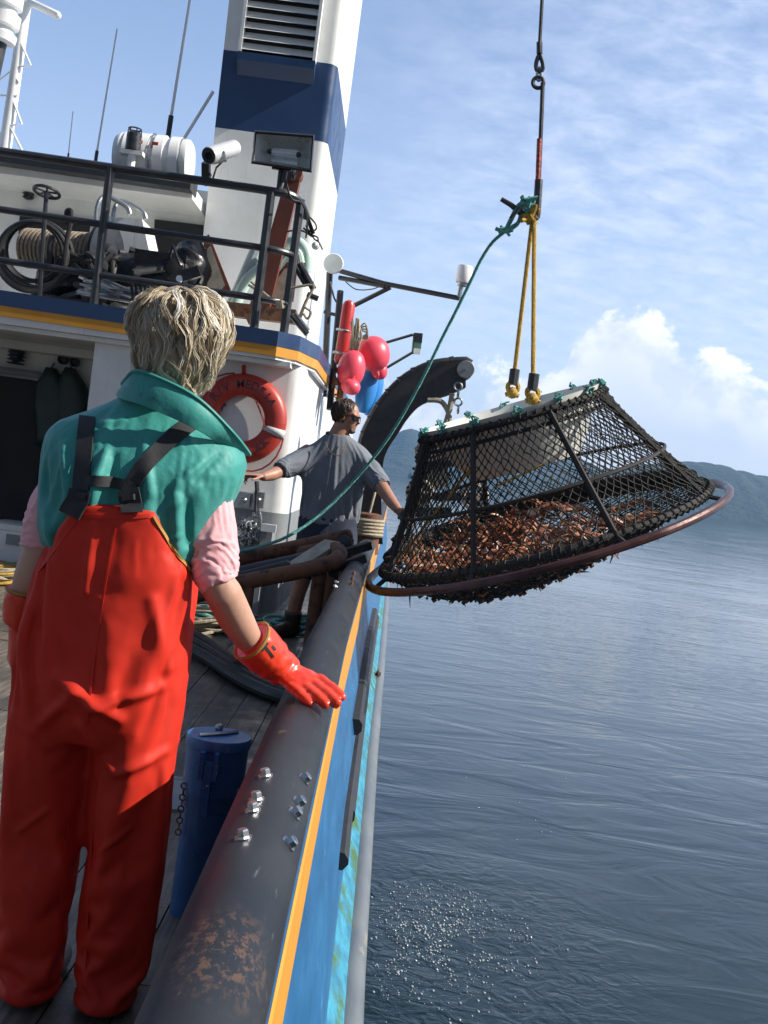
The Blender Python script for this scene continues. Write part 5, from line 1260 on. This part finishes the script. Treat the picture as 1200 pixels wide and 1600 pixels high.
# skin: one continuous body
g = G(); q_ = head(g, HC, HF)
g.tube([V(-.525, 2.49, 1.28), V(-.515, 2.49, 1.38), V(-.502, 2.495, 1.47)], [.062, .055, .055], 14)
g.tube([V(-.56, 2.5, .80), V(-.56, 2.5, 1.0), V(-.555, 2.5, 1.2), V(-.545, 2.5, 1.32)], [(.14, .10), (.13, .10), (.15, .10), (.08, .06)], 18, up=(0, 1, 0), round_end=.3)
g.tube([V(-.44, 2.5, 1.25), V(-.39, 2.49, 1.16), V(-.352, 2.465, 1.00), P(348, 925, 2.47), P(366, 962, 2.53), P(388, 998, 2.60), P(412, 1022, 2.64)], [.06, .05, .042, .042, .041, .033, .027], 14, round_end=.5)
g.tube([V(-.68, 2.5, 1.25), V(-.715, 2.49, 1.15), V(-.737, 2.48, 1.02), V(-.754, 2.485, .95), V(-.772, 2.5, .88), V(-.78, 2.51, .84)], [.06, .05, .043, .042, .034, .03], 14, round_end=.5)
for x0, x1 in ((-.65, -.652), (-.49, -.478)): g.tube([V(x0, 2.5, .82), V(x0, 2.51, .5), V(x1, 2.5, .08)], [.085, .055, .04], 12, round_end=.5)
body = part('body', fuse(g, .0075, 3), SKIN, wo, smooth=180)
eyes(q_, body)
# vest
VR = [(.955, -.722, -.425, 2.395, 2.61), (1.0, -.735, -.415, 2.375, 2.63), (1.1, -.757, -.385, 2.362, 2.65), (1.18, -.763, -.352, 2.358, 2.655), (1.235, -.768, -.322, 2.368, 2.65), (1.275, -.770, -.318, 2.388, 2.64), (1.305, -.750, -.335, 2.405, 2.625), (1.326, -.70, -.395, 2.425, 2.60), (1.345, -.655, -.44, 2.435, 2.59), (1.37, -.61, -.458, 2.445, 2.575), (1.395, -.585, -.47, 2.45, 2.57)]
def vr(z):
    if z <= VR[0][0]: return VR[0][1:]
    for a, b in zip(VR, VR[1:]):
        if a[0] <= z <= b[0]:
            t = (z - a[0]) / (b[0] - a[0]); return [lerp(p, q, t) for p, q in zip(a[1:], b[1:])]
    return VR[-1][1:]
def sup(xl, xr, yb, yf, z, e=2.5, n=40):
    xc, yc, hx_, hy_ = (xl + xr) / 2, (yb + yf) / 2, (xr - xl) / 2, (yf - yb) / 2; o = []
    for i in range(n):
        a = 2 * pi * i / n; c, s = cos(a), sin(a); o.append(V(xc + hx_ * math.copysign(abs(c) ** (2 / e), c), yc + hy_ * math.copysign(abs(s) ** (2 / e), s), z))
    return o
g = G(); g.rings([sup(*r[1:], r[0]) for r in VR])
vg = fuse(g, .0095, 3)
def fold(p, a, b, w_, h_):
    """ridge along the line a-b seen from behind (x, z)"""
    d = (b[0] - a[0], b[1] - a[1]); L2 = d[0] ** 2 + d[1] ** 2; t = ((p.x - a[0]) * d[0] + (p.z - a[1]) * d[1]) / L2; tt = min(1, max(0, t)); dx = p.x - a[0] - d[0] * tt; dz = p.z - a[1] - d[1] * tt
    e = (dx * dx + dz * dz) / (w_ * w_ * .5); return h_ * math.exp(-e) * (.35 + .65 * sin(pi * min(1, max(0, (t + .15) / 1.3))))
VF = [((-.60, 1.245), (-.615, 1.13), .014, .016), ((-.582, 1.24), (-.57, 1.13), .014, -.012), ((-.440, 1.17), (-.43, 1.07), .013, .016), ((-.418, 1.17), (-.41, 1.07), .012, -.012), ((-.70, 1.25), (-.66, 1.12), .014, .012), ((-.53, 1.29), (-.49, 1.17), .016, .010),
      ((-.40, 1.25), (-.45, 1.19), .013, .010), ((-.48, 1.12), (-.40, 1.2), .012, .008), ((-.72, 1.10), (-.69, 1.02), .014, .012), ((-.64, 1.30), (-.58, 1.32), .012, .009), ((-.50, 1.05), (-.43, 1.09), .011, .010), ((-.74, 1.2), (-.72, 1.13), .012, -.010), ((-.37, 1.27), (-.41, 1.21), .010, -.008)]
def vdisp(p, n):
    d = .010 * ridged(p, (9, 9, 5)) + .006 * noise.noise(p * 22) + .0025 * noise.noise(p * 55) - .006
    if n.y < .3: d += 1.4 * sum(fold(p, *f) for f in VF)
    return d
displace(vg, lambda p, n: .004 * noise.noise(p * 10) + (.35 * sum(fold(p, *f) for f in VF) if n.y < .3 else 0))
cv_ = G(); cv_.rings([sup(xl + (.02 if z < 1.2 else .008), xr - (.02 if z < 1.2 else .008), yb + .014, yf - .014, z - (.010 if z > 1.2 else 0)) for z, xl, xr, yb, yf in VR[:-1]]); cv_ = fuse(cv_, .012, 3)
vg = drape(vg, cv_, lambda p: 1.0 if p.z < .985 else (.7 if p.z > 1.36 else 0), frames=20, grow=.035, bend=3.5, stiff=30)
displace(vg, lambda p, n: (.72 * sum(fold(p, *f) for f in VF) if n.y < .3 else 0) + .0012 * noise.noise(p * 34))
part('vest', vg, VESTM, wo, smooth=180)
VB = vg.bvh()
# collar standing open, falling away over the outboard shoulder
bot = [W(196, 606, 2.62), W(182, 616, 2.52), W(190, 622, 2.44), W(226, 634, 2.395), W(270, 652, 2.385), W(314, 674, 2.40), W(346, 697, 2.45), W(368, 712, 2.52), W(376, 716, 2.60)]
topc = [W(215, 590, 2.62), W(192, 602, 2.53), W(196, 594, 2.46), W(213, 581, 2.42), W(256, 595, 2.395), W(311, 625, 2.40), W(363, 676, 2.44), W(387, 706, 2.52), W(390, 712, 2.60)]
b_, t_ = spline(bot, 5), spline(topc, 5)
rows = []
for k in range(5): rows.append([a.lerp(c, k / 4) + V(0, -.006 * sin(pi * k / 4) + .006 * noise.noise(a * 16 + V(0, 0, k * .4)), 0) + V(0, 0, .005 * noise.noise(a * 14 + V(k * .3, 0, 0))) for a, c in zip(b_, t_)])
inner_ = [[p + V(-.002, .006, -.001) for p in r] for r in rows[::-1]]
g = G(); g.grid(rows + inner_ + [rows[0]]); col = part('collar', g, VESTM, wo, smooth=60)
g = G(); g.tube([p + V(0, -.001, .002) for p in t_], .0042, 6); part('collar_piping', g, MATS['teal_vest_cloth'], col)
# overalls
def bibring(z, xl, xr, yb, yf, vx0, vx1, e=2.6, m=22):
    xc, hx_ = (vx0 + vx1) / 2, (vx1 - vx0) / 2; yc, hy_ = (yb + yf) / 2, (yf - yb) / 2; o = []
    def prof(x): t = min(1, abs((x - xc) / hx_)); return hy_ * (1 - t ** e) ** (1 / e)
    xs = [lerp(xl, xr, .5 - .5 * cos(pi * i / (m - 1))) for i in range(m)]
    return [V(x, yc - prof(x), z) for x in xs] + [V(x, yc + prof(x), z) for x in xs[::-1][1:-1]]
OR = [(1.138, -.640, -.480, 2.350, 2.60), (1.11, -.655, -.462, 2.346, 2.62), (1.05, -.698, -.428, 2.345, 2.655), (1.0, -.732, -.392, 2.345, 2.67), (.96, -.755, -.380, 2.35, 2.67), (.90, -.776, -.392, 2.345, 2.67), (.82, -.783, -.392, 2.338, 2.67), (.74, -.783, -.390, 2.345, 2.665), (.66, -.778, -.388, 2.375, 2.65), (.62, -.770, -.39, 2.40, 2.63)]
rg = []
for z, xl, xr, yb, yf in OR:
    if z > .95:
        v0 = vr(z); rg.append(bibring(z, xl, xr, min(yb, v0[2] - .012), max(yf, v0[3] + .01), min(v0[0], xl) - .012, max(v0[1], xr) + .012))
    else: rg.append(bibring(z, xl, xr, yb, yf, xl, xr))
g = G(); g.rings(rg[::-1])
g.tube([V(-.675, 2.515, .76), V(-.680, 2.51, .62), V(-.672, 2.505, .45), V(-.662, 2.50, .30), V(-.655, 2.50, .14), V(-.654, 2.495, .012)], [(.105, .125), (.100, .115), (.088, .100), (.080, .092), (.072, .086), (.068, .088)], 22, up=(0, 1, 0))
g.tube([V(-.490, 2.515, .76), V(-.487, 2.51, .62), V(-.478, 2.505, .45), V(-.478, 2.50, .30), V(-.480, 2.50, .14), V(-.482, 2.495, .012)], [(.100, .125), (.098, .115), (.090, .102), (.082, .094), (.074, .088), (.070, .090)], 22, up=(0, 1, 0))
OV_SIM = dict(frames=22, grow=.014, bend=14.0, stiff=40, grav=.4)
og = fuse(g, .010, 4)
displace(og, lambda p, n: .004 * noise.noise(p * 9))
# a slimmer body inside for the oilskin to settle on
cg_ = G(); cg_.rings([sup(xl + .022, xr - .022, yb + .02, yf - .02, z) for z, xl, xr, yb, yf in ((.66, -.765, -.40, 2.38, 2.64), (.74, -.765, -.405, 2.35, 2.65), (.84, -.765, -.41, 2.345, 2.65), (.94, -.745, -.41, 2.37, 2.64), (1.02, -.72, -.42, 2.372, 2.63), (1.12, -.70, -.43, 2.37, 2.62))])
for x0, x1 in ((-.672, -.655), (-.483, -.481)): cg_.tube([V(x0, 2.51, .80), V(x0, 2.51, .62), V(x0, 2.51, .45), V(x1, 2.5, .12), V(x1, 2.5, -.02)], [.085, .078, .062, .052, .052], 18)
cg_.add(cv_); cg_ = fuse(cg_, .012, 3)
og = drape(og, cg_, lambda p: 1.0 if p.z > 1.07 or p.z < .03 else (.5 if p.z > 1.0 else 0), **OV_SIM)
OF = [((-.64, .76), (-.50, .69), .020, .016), ((-.60, .73), (-.68, .64), .018, .012), ((-.555, .71), (-.43, .76), .018, .014), ((-.58, .67), (-.51, .57), .014, .012), ((-.72, .90), (-.75, .76), .022, .009), ((-.46, .95), (-.42, .80), .020, .010), ((-.73, .66), (-.65, .60), .018, .011), ((-.50, .56), (-.41, .61), .016, .012), ((-.70, .40), (-.64, .46), .010, .006), ((-.52, .38), (-.46, .44), .010, .006), ((-.60, 1.09), (-.60, .95), .014, .008)]
displace(og, lambda p, n: (sum(fold(p, *f) for f in OF) if n.y < .35 else 0) + .0015 * noise.noise(p * 26))
ov = part('overalls', og, BIB, wo, smooth=180)
OB = og.bvh()
def pick(px, py, order=None):
    best = None
    for bv in (order or (VB, OB)):
        h = bv.ray_cast(CAM, ray(px, py))
        if h[0] is not None and (best is None or h[3] < best[2]): best = (h[0], h[1], h[3])
    return best
def ribbon(path, wpx, off=.006, thick=.004, order=None, k=7):
    """webbing laid on the cloth along a path of picture points, wpx wide"""
    pts = spline([V(x, y, 0) for x, y in path], k); rows = []
    for i, p in enumerate(pts):
        d = pts[min(i + 1, len(pts) - 1)] - pts[max(i - 1, 0)]; d = V(-d.y, d.x, 0).normalized(); row = []
        for s in (-.5, -.25, 0, .25, .5):
            h = pick(p.x + d.x * wpx * s, p.y + d.y * wpx * s, order)
            if h is None: row = None; break
            row.append((h[0], h[1]))
        if row is None: continue
        n = sum((r[1] for r in row), V(0, 0, 0)).normalized(); a, b = row[0][0], row[-1][0]
        hi = max((r[0] - a).dot(n) for r in row); hi = max(hi, 0) * .6
        rows.append([r[0].lerp(a.lerp(b, s), .6) + n * (off + hi * .5) for r, s in zip(row, (0, .25, .5, .75, 1))] + [n])
    ns = [r.pop() for r in rows]
    # smooth along the length
    for _ in range(3): rows = [[(rows[max(i - 1, 0)][j] + rows[i][j] * 2 + rows[min(i + 1, len(rows) - 1)][j]) / 4 for j in range(5)] for i in range(len(rows))]
    g = G(); g.rings([[p for p in r] + [p - n * thick for p in r[::-1]] for r, n in zip(rows, ns)]); return g
for path in ([(143, 626), (139, 645), (134, 690), (131, 730), (127, 768)], [(312, 652), (296, 664), (262, 692), (228, 726), (206, 758)]):
    part('strap', ribbon(path, 25, .007), STRAP, ov, smooth=40)
part('strap', ribbon([(132, 752), (160, 752), (186, 756), (214, 764)], 17, .010), STRAP, ov, smooth=40)
for path in ([(128, 766), (122, 785), (112, 806)], [(202, 764), (206, 782), (207, 804)]):
    part('strap', ribbon(path, 34, .013, .006), STRAP, ov, smooth=40)
for path in ([(112, 770), (145, 778)], [(188, 778), (222, 776)]):
    part('buckle', ribbon(path, 9, .020, .008, k=3), STRAP, ov, smooth=40)
part('trim', ribbon([(239, 806), (250, 826), (266, 851), (284, 876), (298, 893)], 4, .004, .004, (OB, VB)), TRIM, ov)
for path in ([(182, 815), (172, 870), (160, 940), (150, 1010), (142, 1075), (134, 1140)], [(150, 1215), (145, 1290), (140, 1370), (136, 1450), (132, 1530)], [(112, 1230), (104, 1310), (96, 1400), (88, 1480)]):
    part('seam', ribbon(path, 3.2, .0016, .0016, (OB,), 5), BIB, ov, smooth=60)
for path in ([(122, 805), (160, 808), (205, 808), (236, 806)], [(120, 810), (100, 838), (78, 868), (56, 895)]):
    part('hem', ribbon(path, 6, .002, .002, (OB,), 5), BIB, ov, smooth=60)
# shirt sleeves
g = G(); g.tube([V(-.46, 2.5, 1.22), V(-.405, 2.495, 1.185), V(-.378, 2.49, 1.12), V(-.360, 2.48, 1.06), V(-.350, 2.47, 1.01), P(347, 912, 2.465)], [.070, .066, .060, .056, .054, .050], 24)
g.tube([V(-.66, 2.5, 1.22), V(-.700, 2.495, 1.18), V(-.728, 2.49, 1.12), V(-.738, 2.485, 1.07), V(-.742, 2.48, 1.015)], [.070, .058, .052, .050, .047], 24)
sg_ = fuse(g, .0070, 3)
def sdisp(p, n):
    lo = max(0, 1 - max(0, p.z - 1.02) / .10)
    w_ = sin((p.z * 1.0 + .22 * p.x + .05 * noise.noise(p * 18)) * 230 + 4 * noise.noise(p * 12))
    return .0055 * lo * w_ + .006 * ridged(p, (14, 14, 9)) - .004 + .0015 * noise.noise(p * 60)
cs_ = G(); cs_.tube([V(-.46, 2.5, 1.22), V(-.405, 2.495, 1.185), V(-.378, 2.49, 1.12), V(-.360, 2.48, 1.06), V(-.350, 2.47, 1.0), P(352, 935, 2.485)], [.05, .048, .046, .043, .042, .042], 18); cs_.tube([V(-.66, 2.5, 1.22), V(-.700, 2.495, 1.18), V(-.728, 2.49, 1.12), V(-.738, 2.485, 1.07), V(-.742, 2.48, .99)], [.05, .044, .042, .04, .04], 18)
displace(sg_, lambda p, n: .25 * sdisp(p, n))
sg_ = drape(sg_, cs_, lambda p: 1.0 if p.z > 1.22 or p.z < 1.0 else (.6 if p.z < 1.03 else 0), frames=22, grow=.11, bend=.25, stiff=15)
part('shirt', sg_, PINKC, wo, smooth=180)
# gloves
g = G()
g.tube([P(393, 1001, 2.605), P(402, 1009, 2.615), P(420, 1027, 2.64), P(438, 1043, 2.665), P(456, 1052, 2.675)], [.053, .054, .051, .043, .037], 22)
wr = P(444, 1047, 2.69); tipm = V(hx(2.65) - .000, 2.54, .716); f = (tipm - wr).normalized(); f1 = (f + V(0, 0, .18)).normalized()
hand(g, wr, f1, V(.10, .30, -.95), V(.2, 1, 0), 1.2, (.06, .06, .08, .12), 1.1, -.02, .0122)
gg = fuse(g, .0036, 4)
def gdisp(p, n):
    t = max(0, 1 - (p - P(428, 1038, 2.65)).length / .07); return .006 * t * sin((p.x * .75 - p.z * .8) * 190) + .004 * t * ridged(p, (20, 20, 20)) + .0012 * noise.noise(p * 60)
displace(gg, gdisp); gl = part('glove', gg, GLOVE, wo, smooth=180)
GB = gg.bvh()
g = G(); c = P(392, 1000, 2.603); ax = (P(402, 1009, 2.615) - c).normalized(); g.torus(c + ax * .003, ax, .0515, .0035, 30, 6); part('cuff_hem', g, TRIM, gl)
g = G(); g.lathe(c, ax, [(-.001, .049), (.018, .047)], 24, cap=False); part('cuff_lining', g, mat('cream_lining', (.62, .52, .34), None, 20, .9), gl)
def ink(path, wpx): return ribbon(path, wpx, .0012, .001, (GB,), 3)
for path in ([(408, 1018), (414, 1010), (419, 1003)], [(414, 1010), (421, 1019), (428, 1029)], [(424, 1010), (428, 1012), (430, 1017)]):
    part('ink_mark', ink(path, 4.5), STRAP, gl)
g = G(); w2 = V(-.782, 2.512, .845)
g.tube([V(-.765, 2.497, .915), V(-.768, 2.50, .90), V(-.776, 2.508, .86), V(-.782, 2.512, .835)], [.047, .047, .042, .034], 20)
hand(g, w2, V(-.02, .10, -1), V(.85, .3, 0), V(.0, 1, .1), 1.08, (.55, .6, .62, .65), .4, .05, .0112)
g2 = fuse(g, .0045, 4); displace(g2, lambda p, n: .003 * ridged(p, (16, 16, 16)) - .001); gl2 = part('glove', g2, GLOVE, wo, smooth=180)
g = G(); g.torus(V(-.765, 2.497, .915), (-.08, .1, -1), .0465, .0035, 26, 6); part('cuff_hem', g, TRIM, gl2)
g = G()
for x in (-.654, -.481):
    g.tube([V(x, 2.50, .16), V(x, 2.50, .08), V(x, 2.505, .05)], [(.048, .052), (.048, .056), (.046, .065)], 18, up=(0, 1, 0)); g.tube([V(x, 2.47, .030), V(x, 2.52, .034), V(x + .01, 2.60, .034), V(x + .015, 2.67, .03)], [.030, .038, .044, .036], 16, round_end=.6)
bg_ = fuse(g, .009, 4)
for i in range(len(bg_.v)): bg_.v[i].z = max(.002, bg_.v[i].z)
part('boots', bg_, BOOTW, wo, smooth=180)
# hair
g = G(); gg = G(); gg.ball((0, 0, 0), (.084, .092, .099), 24, 16); HH = HC + V(.0, -.006, .018)
for p in gg.v: p += HH
g.add(gg); g.tube([HH + V(.005, -.04, -.03), HH + V(.015, -.04, -.085)], [.06, .05], 12, round_end=.5)
hg = fuse(g, .008, 6); displace(hg, lambda p, n: .008 * ridged(p, (22, 22, 9)) - .004)
# keep the face free of hair
ff = V(HF.x, HF.y, 0).normalized()
hg.f = [f for f in hg.f if not ((sum((hg.v[i] for i in f), V(0, 0, 0)) / len(f) - HC).dot(ff) > .045 and (sum(hg.v[i].z for i in f) / len(f)) < HC.z + .055)]; hg.mi = [0] * len(hg.f)
BLOND_CAP = mat('hair_base', (.20, .155, .10), (.32, .26, .175), 40, .6, stretch=(1, 1, .25), bump=.6, bscale=90)
hr = part('hair', hg, BLOND_CAP, wo, smooth=180)
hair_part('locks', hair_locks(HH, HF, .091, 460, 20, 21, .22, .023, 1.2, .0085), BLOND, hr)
g = G(); rs_ = random.Random(2)
for k in range(34):
    a = W(298 + rs_.uniform(-10, 34), 474 + rs_.uniform(-4, 8), 2.47); q = [a]; w0 = rs_.uniform(0, 6)
    for i in range(7): q.append(q[-1] + V(.007 * sin(w0 + i * 1.1) + .002, .006 * cos(w0 + i * 1.3), .0075 - .0020 * i))
    g.tube(q, [.0010] * 5 + [.0008, .0006, .0004], 3)
hair_part('flyaway_wisps', (g, [.75] * len(g.v)), BLOND, hr)
# ================= the man at the rail
MY = 8.2
def Mp(px, py, Y=MY): return P(px, py, Y)
mn = thing('person', 'man in grey T-shirt, shorts and sunglasses reaching to the hanging pot', 'person', (Mp(490, 900).x, 8.2, 0))
MH = Mp(541, 651); MF = V(.93, -.36, -.08)
g = G(); q_ = head(g, MH, MF, 1.06)
g.tube([Mp(521, 702), Mp(527, 684), Mp(537, 662)], [.082, .074, .066], 14)
g.tube([Mp(517, 855), Mp(516, 800), Mp(520, 740), Mp(522, 706)], [(.17, .12), (.17, .13), (.19, .12), (.13, .08)], 18, up=(0, 1, 0), round_end=.4)
g.tube([Mp(484, 706), Mp(462, 718, 8.15), Mp(440, 735, 8.05), Mp(424, 742, 7.95), Mp(410, 745, 7.86)], [.065, .058, .050, .044, .032], 14, round_end=.5)
hand(g, Mp(411, 745, 7.87), V(-1, -.45, -.02), V(.1, -.2, -1), V(0, -1, .2), 1.05, (.10, .55, .75, .85), .5, .08, .0095)
g.tube([Mp(566, 718), Mp(584, 735, 8.12), Mp(597, 762, 8.0), Mp(611, 783, 7.9), Mp(622, 797, 7.80)], [.065, .058, .050, .044, .032], 14, round_end=.5)
hand(g, Mp(621, 796, 7.81), V(.6, -.45, -.62), V(.5, .1, .0), V(0, -1, .4), 1.05, (.5, .5, .55, .6), .4, .06, .0095)
for q, in (([(492, 850, 8.2), (478, 890, 8.12), (466, 925, 8.15), (455, 975, 8.2)],), ([(532, 850, 8.25), (520, 890, 8.2), (510, 925, 8.25), (498, 975, 8.3)],)):
    g.tube([P(*a) for a in q], [.09, .065, .058, .045], 14, round_end=.5)
mb = part('body', fuse(g, .0085, 3), SKIN_T, mn, smooth=180)
eyes(q_, mb, 1.06)
def pxring(py, xl, xr, dy, e=2.3, n=36, Y=MY, tw=0.0):
    a, b = P(xl, py, Y), P(xr, py, Y); c = (a + b) / 2; hw = (b - a).length / 2; ax = (b - a).normalized(); o = []
    for i in range(n):
        t = 2 * pi * i / n; cx, sy = cos(t), sin(t); o.append(c + ax * (hw * math.copysign(abs(cx) ** (2 / e), cx)) + V(tw, 1, 0) * (dy * math.copysign(abs(sy) ** (2 / e), sy)))
    return o
g = G(); g.rings([pxring(822, 474, 553, .125), pxring(812, 468, 558, .14), pxring(800, 466, 563, .155), pxring(775, 470, 566, .15), pxring(745, 472, 572, .14), pxring(720, 466, 582, .125), pxring(705, 470, 583, .11), pxring(694, 484, 569, .09), pxring(686, 498, 550, .08), pxring(678, 505, 546, .075)])
g.tube([Mp(488, 708), Mp(468, 715, 8.15), Mp(447, 728, 8.08), Mp(437, 735, 8.04)], [.085, .082, .078, .074], 18)
g.tube([Mp(563, 718), Mp(580, 730, 8.14), Mp(592, 748, 8.05), Mp(597, 758, 8.02)], [.085, .082, .078, .074], 18)
tg_ = fuse(g, .013, 3)
def tdisp(p, n): return .013 * ridged(p, (7, 7, 3.2)) + .008 * noise.noise(p * 16) - .007 + (.010 * sin(p.x * 60 + 5 * noise.noise(p * 5)) * max(0, 1 - abs(p.z - .97) / .12))
displace(tg_, lambda p, n: .006 * noise.noise(p * 7))
ct_ = G(); ct_.rings([pxring(y, a, b, d) for y, a, b, d in ((840, 478, 549, .115), (800, 478, 552, .125), (760, 482, 558, .12), (725, 478, 572, .105), (705, 482, 572, .09), (694, 496, 558, .07))]); ct_.tube([Mp(488, 710), Mp(468, 717, 8.15), Mp(430, 739, 7.99)], [.062, .058, .05], 14); ct_.tube([Mp(563, 720), Mp(580, 732, 8.14), Mp(601, 768, 7.99)], [.062, .058, .05], 14); ct_ = fuse(ct_, .014, 2)
tg_ = drape(tg_, ct_, lambda p: 1.0 if p.z > 1.50 else (.9 if p.z < Mp(512, 816).z else 0), frames=22, grow=.06, bend=.4, stiff=15, dist=.006); ts = part('t_shirt', tg_, GREYT, mn, smooth=180)
g = G(); c = Mp(524, 682); g.torus(c + V(0, 0, -.0), V(.25, -.25, 1), .066, .012, 26, 6); part('neckband', g, STRAP, ts)
g = G(); c = Mp(524, 700, 8.085); g.tube(spline([Mp(508, 690, 8.10), Mp(515, 705, 8.07), Mp(528, 712, 8.06), Mp(537, 704, 8.07), Mp(541, 690, 8.10)], 5), .0035, 5); part('necklace', g, BROWN_CORD, mn)
g = G(); g.rings([pxring(872, 462, 556, .14), pxring(850, 462, 558, .15), pxring(825, 466, 556, .145), pxring(806, 468, 557, .14)])
for q in ([(488, 855, 8.2), (478, 885, 8.14), (474, 900, 8.14)], [(532, 855, 8.25), (524, 885, 8.22), (519, 900, 8.22)]): g.tube([P(*a) for a in q], [.115, .105, .10], 18)
sg2 = fuse(g, .011, 4); displace(sg2, lambda p, n: .014 * ridged(p, (7, 7, 3.5)) - .006); part('shorts', sg2, NAVYC, mn, smooth=180)
g = G()
for q, toe in (([(459, 955, 8.17), (454, 985, 8.2)], V(-.10, -.16, 0)), ([(501, 955, 8.28), (497, 985, 8.3)], V(.02, -.2, 0))):
    a = [P(*k) for k in q]; g.tube([a[0], a[1], V(a[1].x, a[1].y, .06)], [.066, .06, .062], 16); b = V(a[1].x, a[1].y, .05); g.tube([b - toe * .3, b, b + toe * .6, b + toe], [.05, .056, .052, .042], 14, round_end=.6)
b2 = fuse(g, .010, 4)
for i in range(len(b2.v)): b2.v[i].z = max(.002, b2.v[i].z)
part('boots', b2, BOOTB, mn, smooth=180)
# sunglasses, hair, beard
LENS = mat('sunglass_lens', (.008, .008, .009), None, 5, .08)
g = G()
for sd in (-1, 1): g.prism([q_(.093, sd * .010, .016), q_(.088, sd * .036, .017), q_(.072, sd * .056, .012), q_(.074, sd * .052, -.014), q_(.088, sd * .034, -.022), q_(.094, sd * .014, -.014)], q_(.01, 0, 0) - q_(0, 0, 0))
sgl = part('sunglasses', g, LENS, mn)
g = G()
for sd in (-1, 1): g.tube([q_(.08, sd * .058, .012), q_(.0, sd * .082, .010)], .004, 5)
g.tube([q_(.100, -.012, .010), q_(.102, 0, .012), q_(.100, .012, .010)], .004, 5); part('temple', g, LENS, sgl)
BRC = mat('brown_hair_base', (.045, .028, .018), (.07, .045, .03), 40, .6, bump=.5, bscale=90)
g = G()
for y in (-.024, -.012, 0, .012, .024):
    g.tube([q_(.082 - abs(y) * .3, y, -.046), q_(.086 - abs(y) * .3, y * 1.0, -.049)], .0055, 6, round_end=True)
    g.tube([q_(.078 - abs(y) * .4, y, -.076), q_(.082 - abs(y) * .5, y, -.090), q_(.066 - abs(y) * .4, y, -.108)], [.008, .011, .006], 7, round_end=True)
part('beard', fuse(g, .004, 2), BRC, mn, smooth=180)
MHH = MH + V(-.016, .004, .034)
gg = G(); gg.ball((0, 0, 0), (.092, .085, .083), 22, 14); ffm = V(MF.x, MF.y, 0).normalized()
for p in gg.v: p += MHH
g = fuse(gg, .010, 3); displace(g, lambda p, n: .008 * ridged(p, (18, 18, 10)) - .003)
g.f = [f for f in g.f if not ((sum((g.v[i] for i in f), V(0, 0, 0)) / len(f) - MH).dot(ffm) > .030 and (sum(g.v[i].z for i in f) / len(f)) < MH.z + .062) and (sum(g.v[i].z for i in f) / len(f)) > MH.z - .085]; g.mi = [0] * len(g.f)
mh = part('hair', g, BRC, mn, smooth=180)
hair_part('locks', hair_locks(MHH, MF, .087, 420, 10, 5, .075, .009, .35, .012, .0017, .30, 1.0, 6), BROWN, mh)
